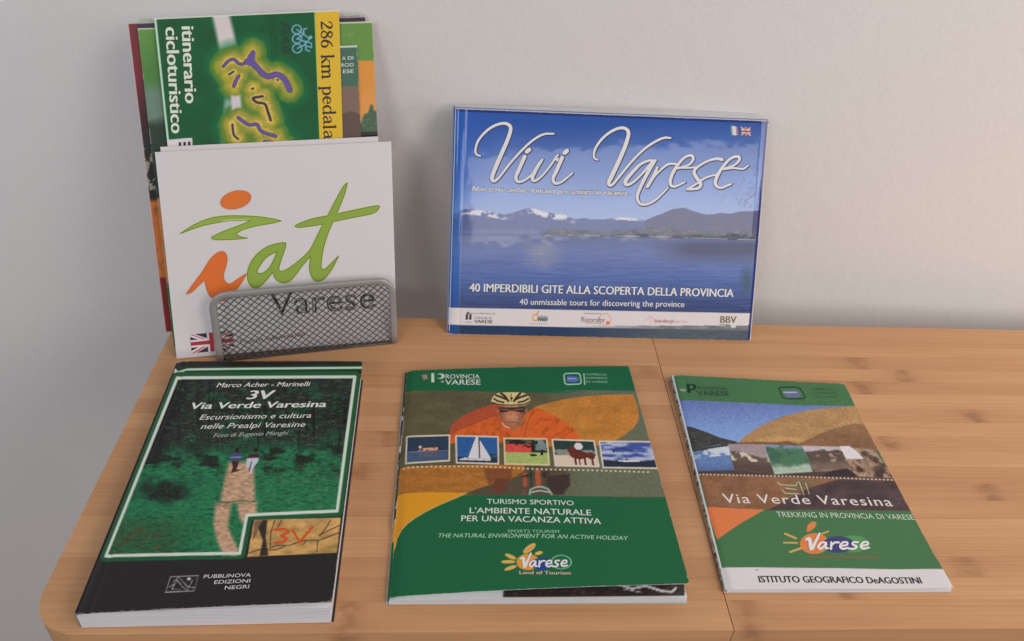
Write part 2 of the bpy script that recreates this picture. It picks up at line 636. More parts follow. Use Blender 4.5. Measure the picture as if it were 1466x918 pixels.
# ------------------------------------------------------------------ bamboo table
def bamboo_material():
    m, nt, p = mat_new('bamboo')
    L = nt.links

    def math_(op, a, b=None, c=None):
        n = nt.nodes.new('ShaderNodeMath')
        n.operation = op
        for i, x in enumerate((a, b, c)):
            if x is None:
                continue
            if hasattr(x, 'links') or hasattr(x, 'is_output'):
                L.new(x, n.inputs[i])
            else:
                n.inputs[i].default_value = x
        return n.outputs[0]
    tc = nt.nodes.new('ShaderNodeTexCoord')
    oi = nt.nodes.new('ShaderNodeObjectInfo')
    sep = nt.nodes.new('ShaderNodeSeparateXYZ')
    L.new(tc.outputs['Object'], sep.inputs[0])
    w4 = math_('MULTIPLY', oi.outputs['Random'], 91.0)

    def noise(sx, sy, sc, det):
        mp = nt.nodes.new('ShaderNodeMapping')
        mp.inputs['Scale'].default_value = (sx, sy, sy)
        L.new(tc.outputs['Object'], mp.inputs['Vector'])
        n = nt.nodes.new('ShaderNodeTexNoise')
        n.noise_dimensions = '4D'
        n.inputs['Scale'].default_value = sc
        n.inputs['Detail'].default_value = det
        L.new(mp.outputs[0], n.inputs['Vector'])
        L.new(w4, n.inputs['W'])
        return n.outputs['Fac']
    fine = noise(4, 620, 1.0, 4)
    fibre = noise(14, 1500, 1.0, 2)
    broad = noise(5, 60, 1.0, 2)
    # tone of the strip
    t = math_('MULTIPLY_ADD', oi.outputs['Random'], 0.26, math_('MULTIPLY_ADD', fine, 0.5, math_('MULTIPLY_ADD', broad, 0.5, 0.15)))
    cr = nt.nodes.new('ShaderNodeValToRGB')
    e = cr.color_ramp.elements
    e[0].position = 0.45
    e[0].color = (0.50, 0.240, 0.107, 1)
    e[1].position = 1.15
    e[1].color = (0.70, 0.385, 0.188, 1)
    L.new(t, cr.inputs[0])
    # growth nodes of the cane
    k = None
    blot = noise(70, 130, 1.0, 3)
    for nm in ('knot_a', 'knot_b'):
        at = nt.nodes.new('ShaderNodeAttribute')
        at.attribute_type = 'OBJECT'
        at.attribute_name = nm
        wob = math_('MULTIPLY_ADD', blot, 0.012, -0.006)
        d = math_('ADD', math_('SUBTRACT', sep.outputs['X'], at.outputs['Fac']), wob)
        d = math_('DIVIDE', d, 0.0085)
        g = math_('EXPONENT', math_('MULTIPLY', math_('MULTIPLY', d, d), -1.0))
        d2 = math_('DIVIDE', d, 3.6)
        g2 = math_('EXPONENT', math_('MULTIPLY', math_('MULTIPLY', d2, d2), -1.0))
        g = math_('ADD', math_('MULTIPLY', g, 0.68), math_('MULTIPLY', g2, 0.13))
        k = g if k is None else math_('ADD', k, g)
    k = math_('MULTIPLY', k, math_('SMOOTH_MIN', math_('MULTIPLY_ADD', blot, 2.6, -0.62), 1.0, 0.1))
    k = math_('MAXIMUM', k, 0.0)
    mx = nt.nodes.new('ShaderNodeMix')
    mx.data_type = 'RGBA'
    L.new(math_('MINIMUM', math_('MULTIPLY', k, 0.72), 0.5), mx.inputs[0])
    L.new(cr.outputs[0], mx.inputs[6])
    mx.inputs[7].default_value = (0.22, 0.075, 0.03, 1)
    dk = nt.nodes.new('ShaderNodeMix')
    dk.data_type = 'RGBA'
    dk.blend_type = 'MULTIPLY'
    dk.inputs[0].default_value = 1
    L.new(mx.outputs[2], dk.inputs[6])
    L.new(math_('MULTIPLY_ADD', fibre, 0.24, 0.89), dk.inputs[7])
    L.new(dk.outputs[2], p.inputs['Base Color'])
    p.inputs['Roughness'].default_value = 0.40
    p.inputs['Specular IOR Level'].default_value = 0.4
    bp = nt.nodes.new('ShaderNodeBump')
    bp.inputs['Strength'].default_value = 0.12
    bp.inputs['Distance'].default_value = 0.0006
    L.new(math_('ADD', fine, fibre), bp.inputs['Height'])
    L.new(bp.outputs[0], p.inputs['Normal'])
    return m


M_bamboo = bamboo_material()
TD = 0.309            # depth of the top
TT = 0.022            # thickness
table = thing('bamboo_table', 'light brown bamboo table with rounded corners standing before the pale wall', 'table',
              (T0[0], T0[1], 0))
table.rotation_euler = (0, 0, TA)


def tobj(name, verts, faces, mat, loc=(0, 0, 0)):
    me = bpy.data.meshes.new(name)
    me.from_pydata([tuple(a) for a in verts], [], faces)
    me.materials.append(mat)
    o = bpy.data.objects.new(name, me)
    COL.objects.link(o)
    o.parent = table
    o.location = loc
    return o


rows = [(-0.0125, 0.0)]
y = -0.0125
while y - 0.0162 > -TD + 0.008:
    rows.append((y - 0.0162, y))
    y -= 0.0162
rows.append((-TD, y))
R_F, R_B = 0.030, 0.018


def left_x(y):
    """outline of the rounded left end"""
    if y < -TD + R_F:
        t = (-TD + R_F - y) / R_F
        return R_F * (1 - math.sqrt(max(0, 1 - t * t)))
    if y > -R_B:
        t = (y + R_B) / R_B
        return R_B * (1 - math.sqrt(max(0, 1 - t * t)))
    return 0.0


SEAM = 0.4568
XR = 1.25
knots_r = {3: .652, 4: .689, 5: .643, 7: .731, 9: .637, 12: .7, 16: .6447, 17: .5426, 18: .47}
knots_l = {4: .4431, 9: .2137, 11: .1934, 18: .2019, 17: .405}
ch = 0.0005
shared = {}
for i, (y0, y1) in enumerate(rows):
    g = 0.00005
    a, b = y0 + g, y1 - g
    for side in (0, 1):
        if side == 0:
            ys = np.linspace(a, b, 6)
            curved = left_x(a) > 1e-6 or left_x(b) > 1e-6
            if curved:
                poly = [(SEAM - 0.0003, a), (SEAM - 0.0003, b)] + [(left_x(yy), yy) for yy in ys[::-1]]
                lv, lf = prism(poly, -TT, 0)
                o = tobj('bamboo_strip', lv, lf, M_bamboo)
            else:
                key = ('l', round(y1 - y0, 5))
                if key not in shared:
                    wd = y1 - y0
                    lv, lf = prism([(0.0, -wd + g), (SEAM - 0.0003, -wd + g), (SEAM - 0.0003, -g), (0.0, -g)], -TT, 0)
                    o = tobj('bamboo_strip', lv, lf, M_bamboo, (0, y1, 0))
                    shared[key] = o
                else:
                    o = shared[key].copy()
                    COL.objects.link(o)
                    o.location = (0, y1, 0)
            o['knot_a'] = float(knots_l.get(i, random.uniform(-0.3, -0.1) if i % 3 else random.uniform(0.06, 0.15)))
            o['knot_b'] = -1.0
        else:
            key = ('r', round(y1 - y0, 5))
            if key not in shared:
                wd = y1 - y0
                lv, lf = prism([(SEAM + 0.0003, -wd + g), (XR, -wd + g), (XR, -g), (SEAM + 0.0003, -g)], -TT, 0)
                o = tobj('bamboo_strip', lv, lf, M_bamboo, (0, y1, 0))
                shared[key] = o
            else:
                o = shared[key].copy()
                COL.objects.link(o)
                o.location = (0, y1, 0)
            o['knot_a'] = float(knots_r.get(i, random.uniform(0.85, 1.2)))
            o['knot_b'] = float(knots_r.get(i, 0.7) + random.uniform(0.24, 0.32))
lv, lf = prism([(0.03, -TD + 0.02), (XR - 0.02, -TD + 0.02), (XR - 0.02, -0.02), (0.03, -0.02)], -TT - 0.012, -TT - 0.0005)
tobj('under_board', lv, lf, plain('bamboo_underside', (0.30, 0.15, 0.08), 0.6))
for lx in (0.06, XR - 0.06):
    for ly in (-0.05, -TD + 0.05):
        lv, lf = prism([(lx - .018, ly - .018), (lx + .018, ly - .018), (lx + .018, ly + .018), (lx - .018, ly + .018)],
                       FZ, -TT - 0.0125)
        tobj('leg', lv, lf, bpy.data.materials['bamboo_underside'])

# ------------------------------------------------------------------ leaflet holder
HB = np.array([-0.2541, 0.4945, 0.0])
HA = 0.2596
HU = np.array([math.cos(HA), math.sin(HA), 0])
HM = np.array([-math.sin(HA), math.cos(HA), 0])
HW, HH, HL = 0.1606, 0.0670, 0.2185
holder = thing('leaflet_holder', 'grey metal mesh leaflet holder with rounded frame at the left of the table', 'holder', tuple(HB))
M_frame = plain('grey_painted_metal', (0.36, 0.35, 0.34), 0.34, metal=0.3, noise=0.04)
M_wire = plain('dark_wire', (0.095, 0.09, 0.088), 0.36, metal=0.4)


def sweep(path, side, ra, rb, seg=12, closed=False):
    """sweep an ellipse along a planar path; side = plane normal"""
    path = np.array(path)
    n = len(path)
    d = np.gradient(path, axis=0)
    d /= np.linalg.norm(d, axis=1)[:, None]
    V, F = [], []
    for i in range(n):
        inn = np.cross(side, d[i])
        for k in range(seg):
            t = 2 * math.pi * k / seg
            # squarish profile
            cx, sx = math.cos(t), math.sin(t)
            q = (abs(cx) ** 4 + abs(sx) ** 4) ** -0.25
            V.append(path[i] + inn * ra * cx * q + side * rb * sx * q)
    for i in range(n - 1):
        for k in range(seg):
            F.append((i * seg + k, i * seg + (k + 1) % seg, (i + 1) * seg + (k + 1) % seg, (i + 1) * seg + k))
    F.append(tuple(range(seg - 1, -1, -1)))
    F.append(tuple((n - 1) * seg + k for k in range(seg)))
    return V, F


def panel_frame(base, lean, w, h, r):
    up = HM * math.sin(lean) + np.array([0, 0, math.cos(lean)])
    side = np.cross(HU, up)
    i = 0.0027
    pts = [(i, 0.0)] + [(i, z) for z in np.linspace(0.01, h - i - r, 4)]
    pts += [(i + r - r * math.cos(a), h - i - r + r * math.sin(a)) for a in np.linspace(0.15, math.pi / 2, 9)]
    pts += [(w - i - r + r * math.sin(a), h - i - r + r * math.cos(a)) for a in np.linspace(0, math.pi / 2 - .15, 9)]
    pts += [(w - i, z) for z in np.linspace(h - i - r, 0.0, 5)]
    path = [base + HU * a + up * b for a, b in pts]
    return path, side, up


def diamond_wires(base, ua, ub, w, h, r, px=0.0067, py=0.0061, rad=0.00050):
    """two crossing families of thin wires clipped to a panel with rounded upper corners"""
    nrm = np.cross(ua, ub)
    V, F = [], []

    def inside(a, b):
        if not (0 <= a <= w and 0 <= b <= h):
            return False
        for cx in (r, w - r):
            if b > h - r and ((a < r and cx == r) or (a > w - r and cx == w - r)):
                return math.hypot(a - cx, b - (h - r)) <= r
        return True
    sl = py / px
    for fam in (1, -1):
        k0 = -int(h / py) - 2
        for k in range(k0, int(w / px) + int(h / py) + 3):
            # line: b = fam*sl*(a - k*px)
            pts = []
            for t in np.linspace(0, 1, 260):
                b_ = t * h
                a_ = k * px + fam * b_ / sl
                if inside(a_, b_):
                    pts.append((a_, b_))
            if len(pts) < 3:
                continue
            p, q = pts[0], pts[-1]
            n = max(2, int(math.hypot(q[0] - p[0], q[1] - p[1]) / (px * 0.7)) * 1 + 1)
            d3 = ua * (q[0] - p[0]) + ub * (q[1] - p[1])
            d3 /= np.linalg.norm(d3)
            s3 = np.cross(nrm, d3)
            off = fam * rad * 0.8
            A = base + ua * p[0] + ub * p[1] + nrm * off
            B = base + ua * q[0] + ub * q[1] + nrm * off
            b0 = len(V)
            for P in (A, B):
                for g in range(5):
                    t = 2 * math.pi * g / 5
                    V.append(P + s3 * rad * math.cos(t) + nrm * rad * math.sin(t))
            F += [(b0 + g, b0 + (g + 1) % 5, b0 + 5 + (g + 1) % 5, b0 + 5 + g) for g in range(5)]
    return V, F


for nm, base, lean, h, r in (('front', HB + HM * 0.002, HL, HH, 0.013),
                             ('back', HB + HM * 0.046, 0.401, 0.115, 0.016)):
    base = base + np.array([0, 0, 0.0012])
    path, side, up = panel_frame(base, lean, HW, h, r)
    v, f = sweep(path, side, 0.0031, 0.0018)
    obj(nm + '_frame', v, f, M_frame, holder, smooth=True)
    v, f = diamond_wires(base + HU * 0.004, HU, up, HW - 0.008, h - 0.004, 0.010)
    o = obj(nm + '_mesh', v, f, M_wire, holder)
    o['kind'] = 'stuff'
v, f = diamond_wires(HB + HM * 0.002 + HU * 0.002 + np.array([0, 0, 0.0012]), HU, HM, HW - 0.004, 0.044, 0.0005)
o = obj('bottom_mesh', v, f, M_wire, holder)
o['kind'] = 'stuff'
fr = HB + HM * 0.0016 + np.array([0, 0, 0.0011])
v, f = sweep([fr + HU * t for t in np.linspace(0.003, HW - 0.003, 4)], HM, 0.0010, 0.0010, 8)
obj('bottom_rod', v, f, M_wire, holder, smooth=True)

# ------------------------------------------------------------------ papers standing in the holder
LB = np.array([-0.29065, 0.49515, 0.0])
LU = np.array([0.97410389, 0.22610089, 0])
LM = np.array([-0.22610089, 0.97410389, 0])
LL = 0.40149
LUP = LM * math.sin(LL) + np.array([0, 0, math.cos(LL)])


def stand(d, x, y):
    return LB + LM * (d / math.cos(LL)) + LU * x + LUP * y


def standing(d, c, quad, bulge=None):
    return Sheet(*[stand(d, x, y) for x, y in c], quad, bulge)


def leaves(parent, sheet, n, gap, th, mat, name='page', dx=0.0, top=0.0):
    """loose pages behind a cover"""
    for k in range(n):
        e = -gap * (k + 1)
        a = [sheet.pos(u, v, e) for u, v in ((0, 0), (1, 0), (1, 1 + top * (k + 1)), (0, 1 + top * (k + 1)))]
        b = [p - sheet.n * th for p in a]
        v, f = hexa(b, a)
        obj(name, v, f, mat, parent)


# white leaflet with the logo
q = [(222, 218), (560, 203), (567, 484), (253, 514)]
sh = standing(.0003, [(.0000, .1862), (.1992, .188), (.1955, 0.0013), (-.0002, 0.0009)], q,
              lambda u, v: 0.0022 * np.sin(u * math.pi) * v)
iat = thing('leaflet', 'white folded leaflet with big orange and green lettering, foremost in the mesh holder', 'leaflet',
            tuple(stand(.0003, .1, 0)))
art = Art(sh, 0.003, (184, 181, 183))
cover('front_leaf', art, 0.0002, M_satin, iat)
leaves(iat, sh, 3, 0.00035, 0.00015, M_white, 'folded_leaf')


def cr_(pts):                            # close-up drawing of the logo -> drawing units
    return [(240 + x / 4.581, 240 + y / 4.581) for x, y in pts]


def smooth_poly(pts, n=5):
    """closed outline, corners marked by a third value stay sharp"""
    P = [(p[0], p[1]) for p in pts]
    k = len(P)
    sharp = [len(p) > 2 for p in pts]
    out = []
    for i in range(k):
        a, b, c, d = (np.array(P[(i + j) % k]) for j in (-1, 0, 1, 2))
        if sharp[i]:
            a = 2 * b - c if False else b
        if sharp[(i + 1) % k]:
            d = c
        for t in np.linspace(0, 1, n, endpoint=False):
            out.append(tuple(0.5 * ((2 * b) + (c - a) * t + (2 * a - 5 * b + 4 * c - d) * t * t
                                    + (3 * b - a - 3 * c + d) * t ** 3)))
    return out


swoosh = [(85, 440, 1), (150, 395), (230, 355), (310, 330), (400, 320), (500, 320), (600, 325), (690, 338), (750, 352, 1),
          (690, 368), (620, 380), (550, 395), (490, 415), (455, 440), (485, 458), (530, 466, 1), (460, 474), (380, 478),
          (310, 478), (288, 465, 1), (330, 440), (400, 410), (480, 380), (548, 351, 1), (480, 351), (400, 354), (320, 368),
          (240, 385), (160, 412)]
letter_i = [(125, 835, 1), (170, 770), (230, 690), (280, 610), (330, 565), (370, 558), (391, 590), (385, 645), (368, 705),
            (378, 752), (415, 766), (462, 735), (520, 698, 1), (480, 765), (440, 812), (400, 850), (350, 880), (300, 862),
            (265, 820), (245, 742, 1), (200, 782), (160, 820)]
letters_at = [(765, 494), (775, 520), (752, 590), (733, 650), (737, 680), (780, 670), (850, 620), (930, 545), (985, 440),
              (1018, 375, 1), (930, 388), (860, 396), (838, 385), (880, 362), (960, 335), (1050, 318, 1), (1100, 220),
              (1150, 130), (1180, 100, 1), (1160, 180), (1110, 305, 1), (1250, 275), (1375, 252), (1381, 275), (1340, 305),
              (1220, 330), (1085, 358, 1), (1050, 440), (1020, 540), (1006, 650), (1030, 665), (1080, 620), (1122, 578, 1),
              (1080, 660), (1030, 725), (980, 747), (945, 720), (930, 660), (937, 583, 1), (880, 650), (820, 730),
              (770, 757), (715, 740), (690, 688, 1), (650, 740), (600, 785), (558, 787), (530, 750), (525, 690), (550, 620),
              (600, 560), (670, 515)]
hole_a = [(718, 556, 1), (655, 588), (604, 650), (590, 690), (622, 695), (665, 662), (698, 605)]
head = [(450 + 98 * math.cos(a) * 1.0 + 6 * math.sin(a), 215 - 16 * math.cos(a) * 0.9 - 59 * math.sin(a)) for a in
        np.linspace(0, 2 * math.pi, 28, endpoint=False)]
E0 = 0.0001
for nm, sp_, c, halo, dark in (('logo_swoosh', [smooth_poly(swoosh)], (128, 152, 62), (208, 214, 172), (92, 104, 52)),
                               ('logo_head', [head], (206, 108, 44), (238, 200, 178), (170, 92, 50)),
                               ('logo_letter', [smooth_poly(letter_i)], (206, 104, 44), (238, 200, 178), (165, 88, 50)),
                               ('logo_letters', [smooth_poly(letters_at), smooth_poly(hole_a)], (122, 146, 58),
                                (208, 214, 172), (90, 102, 52))):
    P = [cr_(s_) for s_ in sp_]
    o = flat_poly(sh, P, E0 + 0.00008, nm, ink(c), iat)
    for k_, (wd_, cc, ee) in enumerate(((3.2, halo, E0), (1.1, dark, E0 + 0.00014))):
        strokes = [[(x, y, wd_) for x, y in p + [p[0]]] for p in P]
        ribbon(sh, strokes, ee, ('halo', 'contour')[k_], ink(cc), o, n=1)
# outlined name under the logo, flag and line of small print
text(sh, 'Varese', (386, 452), (537, 440), 33, (30, 28, 30), iat, e=0.00012, bold=0.009, name='title_lettering')
text(sh, 'Varese', (386, 452), (537, 440), 33, (176, 172, 174), iat, e=0.00024, bold=-0.030, name='title_lettering')
text(sh, 'Tourist information', (342, 493), (436, 480), 6.5, (60, 52, 54), iat, name='small_print')


def union_flag(sheet, quad, parent, e=0.00012):
    """the flag as flat print"""
    Hq = homography([(0, 30), (60, 30), (60, 0), (0, 0)], [quad[3], quad[2], quad[1], quad[0]])
    g = lambda pts: [tuple(float(z) for z in apply_h(Hq, x, y)) for x, y in pts]
    o = flat_poly(sheet, [g([(0, 0), (60, 0), (60, 30), (0, 30)])], e, 'flag_print', ink((48, 44, 62)), parent)
    kk = 1
    for c, pl in (((215, 205, 208), [[(0, 0), (7, 0), (60, 26.5), (60, 30), (53, 30), (0, 3.5)],
                                     [(60, 0), (60, 3.5), (7, 30), (0, 30), (0, 26.5), (53, 0)]]),
                  ((150, 50, 62), [[(0, 0), (3, 0), (30, 13.5), (27, 13.5)], [(60, 30), (57, 30), (30, 16.5), (33, 16.5)],
                                   [(60, 0), (56, 0), (32, 12.2), (36, 12.2)], [(0, 30), (4, 30), (28, 17.8), (24, 17.8)]]),
                  ((215, 205, 208), [[(24, 0), (36, 0), (36, 30), (24, 30)], [(0, 9), (60, 9), (60, 21), (0, 21)]]),
                  ((150, 45, 58), [[(27, 0), (33, 0), (33, 30), (27, 30)], [(0, 12), (60, 12), (60, 18), (0, 18)]])):
        for p in pl:
            flat_poly(sheet, [g(p)], e + kk * 0.00003, 'flag_band', ink(c), o)
            kk += 1
    return o


union_flag(sh, [(272.0, 480.0), (333, 473.2), (335.5, 500), (274.5, 506)], iat)

# second white leaflet just behind
sh = standing(.0042, [(.0038, .1885), (.1879, .1910), (.186, .0015), (.003, .0015)], q)
t_ = thing('leaflet', 'plain white leaflet edge peeping out just behind the leaflet with the orange and green lettering', 'leaflet',
           tuple(stand(.0062, .1, 0)))
cover('front_leaf', Art(sh, 0.004, (184, 179, 181)), 0.0002, M_satin, t_)
leaves(t_, sh, 1, 0.0004, 0.00015, M_white, 'folded_leaf')

# ------------------------------------------------------------------ green cycling booklet
q = [(220.7, 26.4), (485.1, 14.3), (499.3, 482.2), (270.8, 501.1)]
sh = standing(.009, [(.0085, .2935), (.160, .2997), (.151, .0015), (.009, .0015)], q)
bk = thing('booklet', 'green cycling booklet with a yellow edge band and lake map, standing behind the white leaflets', 'booklet',
           tuple(stand(.009, .08, 0)))


art = Art(sh, 0.00062, (28, 80, 50))
X, Y = art.X, art.Y


def b1(pts):
    return [(215 + x / 4.369, 10 + y / 4.369) for x, y in pts]


def b2(pts):
    return [(300 + x / 4.479, 10 + y / 4.479) for x, y in pts]


art.grain(0.10, 30, 30, 3)
art.poly(b1([(380, 40), (487, 40), (520, 180), (545, 300), (575, 420), (575, 600), (560, 700), (450, 900), (440, 900),
             (455, 700), (465, 600), (440, 420), (432, 300), (410, 180)]), (186, 178, 178), soft=6)
lakes = [b2([(85, 400), (115, 365), (150, 352), (190, 385), (235, 370), (250, 335), (275, 300)]),
         b2([(235, 368), (262, 368), (300, 410), (360, 465), (430, 455), (478, 490), (510, 555)]),
         b2([(120, 455), (150, 435)]), b2([(182, 465), (165, 495), (152, 532)]), b2([(268, 548), (274, 549)]),
         b2([(335, 600), (275, 612), (300, 640), (350, 650), (370, 700), (388, 757)]),
         b2([(180, 740), (245, 785), (300, 785), (330, 830), (420, 862)]), b2([(143, 785), (152, 850), (180, 880)]),
         b2([(430, 490), (434, 492)]), b2([(350, 900), (420, 910), (480, 940)])]
dm = np.full(X.shape, 1e9)
for l in lakes:
    dm = np.minimum(dm, art.sd(l, 60, closed=False))
wob = (fbm(X / 9, Y / 9, 5) - 0.5) * 5
dd = dm + wob
art.put((14, 104, 62), np.clip((34 - dd) / 18, 0, 1) * 0.8)
art.put((74, 112, 50), np.clip((22 - dd) / 3, 0, 1))
mot = fbm(X / 8, Y / 8, 77)
art.put((134, 134, 54), np.clip((18 - dd) / 8, 0, 1) * (0.45 + 0.6 * mot))
art.put((186, 156, 66), np.clip((12.5 - dd) / 8, 0, 1) * np.clip(0.1 + 1.1 * mot, 0, 1))
art.put((120, 130, 60), np.clip((fbm(X / 3, Y / 3, 78) - .5) * 3, 0, 1) * np.clip((14 - dd) / 4, 0, 1) * 0.5)
road = np.clip(1 - np.abs(X - 337 - (Y - 150) * 0.08) / 9, 0, 1) * 2.2
art.put((184, 176, 178), np.clip(road, 0, 1) * np.clip((dd - 13) / 4, 0, 1) * (Y > 138) * (Y < 172))
art.put((216, 190, 120), np.clip((5.5 - dd) / 2, 0, 1) * 0.5)
art.put((176, 160, 40), np.clip(fbm(X / 14, Y / 14, 9) * 3 - 1.5, 0, 1) * np.clip((16 - dd) / 6, 0, 1) * 0.5)
wds = [3.6, 7.5, 1.6, 4.2, 2.2, 2.6, 4.2, 2.0, 2.0, 5]
for l, wd in zip(lakes, wds):
    p = catmull([(a, b, 0) for a, b in l], 5)[:, :2] if len(l) > 2 else l
    art.line(p, wd + 1.3, (58, 44, 62))
    if wd > 3:
        art.line(p, wd - 0.6, (92, 80, 138))
art.poly(b2([(215, 385), (235, 345), (262, 320), (290, 300), (285, 370), (300, 410), (262, 400)]), (90, 78, 136))
art.poly(b2([(455, 480), (490, 465), (505, 530), (525, 560), (505, 570), (478, 540)]), (90, 78, 136))
mr = random.Random(5)
for _ in range(26):                       # thin roads and place ticks around the lakes
    x0_, y0_ = mr.uniform(325, 430), mr.uniform(66, 212)
    st_ = [(x0_, y0_)]
    for __ in range(3):
        st_.append((st_[-1][0] + mr.uniform(-6, 8), st_[-1][1] + mr.uniform(-3, 8)))
    L_ = art.sd(st_, 2, closed=False)
    art.put((196, 110, 60) if mr.random() < .4 else (92, 96, 60), np.clip(0.75 - L_, 0, 1) * np.clip((15 - dd) / 3, 0, 1) * (dd > 4) * 0.55)
for _ in range(60):
    x0_, y0_ = mr.uniform(325, 430), mr.uniform(66, 212)
    L_ = art.sd([(x0_, y0_), (x0_ + mr.uniform(0, 1), y0_ + mr.uniform(2, 6))], 2, closed=False)
    art.put((60, 54, 50), np.clip(0.8 - L_, 0, 1) * np.clip((14 - dd) / 3, 0, 1) * (dd > 3.5) * 0.6)
# yellow band, pale fold line, white tab
art.poly([(450, 0), (486, 0), (506, 520), (470, 520)], (208, 172, 54), soft=0.9)
art.line([(449.6, 14), (470.2, 520)], 1.2, (150, 170, 90))
art.line([(221.5, 24), (273, 520)], 4.2, (168, 204, 178))
art.line([(219, 27), (486, 14.5)], 2.5, (205, 214, 200))
art.poly([(232, 208), (275, 204.5), (277, 240), (236, 240)], (196, 190, 192))
for k_, (a_, b_) in enumerate(((256, 211), (262.5, 210.5), (269, 210))):
    art.poly([(a_, b_), (a_ + 3.6, b_ - .3), (a_ + 4.2, b_ + 8), (a_ + .4, b_ + 8)], (24, 22, 24))
# wheel rings and lines of the cyclists emblem
for cx, cy in ((555, 152), (557, 215), (558, 280)):
    x_, y_ = b2([(cx, cy)])[0]
    art.ell(x_, y_, 6.6, 6.6, (112, 160, 184), ring=1.7)
for l in ([(555, 152), (600, 185), (640, 215), (600, 260), (558, 280)], [(557, 215), (600, 185), (600, 150), (622, 145)],
          [(557, 215), (610, 235), (615, 290)], [(600, 230), (650, 245), (652, 275), (615, 262)], [(615, 290), (640, 300)]):
    art.line(b2(l), 1.7, (112, 160, 184))
x_, y_ = b2([(645, 205)])[0]
art.ell(x_, y_, 2.4, 2.4, (112, 160, 184))
for x0_ in (383, 402, 421):
    for k_ in range(9):
        if (k_ * 7 + x0_) % 5:
            art.line(b2([(x0_ + k_, 110 + k_ * 26), (x0_ + k_ + 1, 128 + k_ * 26)]), 1.3, (20, 54, 42), a=0.75)
fc = cover('front_cover', art, 0.0003, M_satin, bk, (190, 205, 190))
leaves(bk, sh, 4, 0.0004, 0.00025, M_white)
text(sh, 'itinerario', (259.5, 38.6), (265.5, 154.3), 17.5, (205, 210, 196), fc, bold=0.035, name='title_lettering')
text(sh, 'cicloturistico', (236.6, 39.8), (246.2, 198.2), 17.5, (205, 210, 196), fc, bold=0.035, name='title_lettering')
text(sh, 'FIAB', (400.5, 33.5), (402.5, 80.5), 12.5, (16, 46, 42), fc, shear=0.25, name='emblem_lettering')

# serif lettering on the yellow band, drawn glyph by glyph: strokes in a unit em (x along, y up, w width)
T_, t_n = 0.15, 0.045
G = {
    '2': (0.5, [[(.06, .52, .09), (.10, .64, .05), (.22, .70, .05), (.36, .62, .12), (.36, .48, .13), (.22, .28, .09), (.05, .06, .05)],
                [(.05, .05, .1), (.30, .05, .1), (.42, .06, .08)], [(.42, .06, .05), (.45, .18, .03)]]),
    '8': (0.5, [[(.24, .70, .05), (.10, .60, .11), (.13, .47, .12), (.30, .36, .12), (.41, .20, .12), (.36, .06, .07), (.24, 0, .05),
                 (.09, .08, .09), (.06, .20, .09), (.18, .36, .06), (.34, .46, .06), (.39, .58, .09), (.24, .70, .05)]]),
    '6': (0.5, [[(.40, .68, .05), (.24, .60, .08), (.11, .42, .12), (.07, .20, .14), (.13, .04, .09), (.24, 0, .05), (.37, .07, .11),
                 (.40, .22, .13), (.34, .36, .08), (.24, .41, .05), (.13, .34, .06)]]),
    'k': (0.53, [[(.13, 0, .12), (.13, .72, .12)], [(.03, .71, .04), (.13, .71, .05)], [(.03, .015, .04), (.24, .015, .04)],
                 [(.42, .46, .045), (.16, .2, .045)], [(.34, .46, .04), (.52, .46, .04)], [(.24, .28, .1), (.44, .02, .12)],
                 [(.34, .015, .04), (.55, .015, .04)]]),
    'm': (0.86, [[(.13, 0, .12), (.13, .44, .12)], [(.03, .45, .04), (.13, .45, .05)], [(.15, .34, .05), (.28, .46, .07), (.40, .40, .12), (.41, 0, .12)],
                 [(.43, .34, .05), (.56, .46, .07), (.68, .40, .12), (.69, 0, .12)], [(.03, .015, .04), (.23, .015, .04)],
                 [(.31, .015, .04), (.51, .015, .04)], [(.59, .015, .04), (.80, .015, .04)]]),
    'p': (0.55, [[(.13, -.22, .12), (.13, .44, .12)], [(.03, .45, .04), (.13, .45, .05)], [(.03, -.22, .04), (.25, -.22, .04)],
                 [(.15, .36, .05), (.29, .47, .05), (.42, .38, .11), (.46, .22, .13), (.42, .07, .11), (.30, -.01, .05), (.16, .06, .05)]]),
    'e': (0.47, [[(.09, .26, .04), (.39, .26, .05)], [(.39, .27, .11), (.36, .40, .07), (.25, .47, .045), (.12, .40, .1), (.07, .22, .13),
                 (.13, .07, .11), (.26, 0, .06), (.40, .08, .04)]]),
    'd': (0.56, [[(.43, 0, .12), (.43, .72, .12)], [(.33, .71, .04), (.43, .71, .05)], [(.43, .015, .05), (.54, .03, .04)],
                 [(.40, .38, .05), (.28, .47, .05), (.13, .40, .1), (.07, .23, .13), (.12, .07, .11), (.24, -.01, .05), (.38, .07, .05)]]),
    'a': (0.48, [[(.08, .37, .08), (.14, .44, .05), (.25, .47, .05), (.35, .38, .11), (.35, .08, .11), (.41, .01, .07), (.47, .04, .04)],
                 [(.34, .28, .04), (.18, .24, .06), (.07, .13, .11), (.13, .01, .08), (.24, .02, .05), (.34, .10, .05)]]),
    'l': (0.30, [[(.14, 0, .12), (.14, .72, .12)], [(.04, .71, .04), (.14, .71, .05)], [(.04, .015, .04), (.25, .015, .04)]]),
    ' ': (0.30, []),
}


def serif_line(sheet, s, A, B, em, parent, color, e=0.00012):
    tot = sum(G[c][0] for c in s)
    A, B = np.array(A, float), np.array(B, float)
    d = (B - A) / tot
    sx = np.linalg.norm(d)
    dn = d / sx
    up = np.array([dn[1], -dn[0]])
    x = 0
    strokes = []
    for c in s:
        wd, gl = G[c]
        for st in gl:
            strokes.append([(*(A + d * (x + a) + up * em * b), w_ * (sx + em) / 2) for a, b, w_ in st])
        x += wd
    return ribbon(sheet, strokes, e, 'band_lettering', ink(color), parent, n=4)


serif_line(sh, '286 km pedala', (458.6, 31.5), (463.8, 207), 24.0, fc, (48, 38, 34))

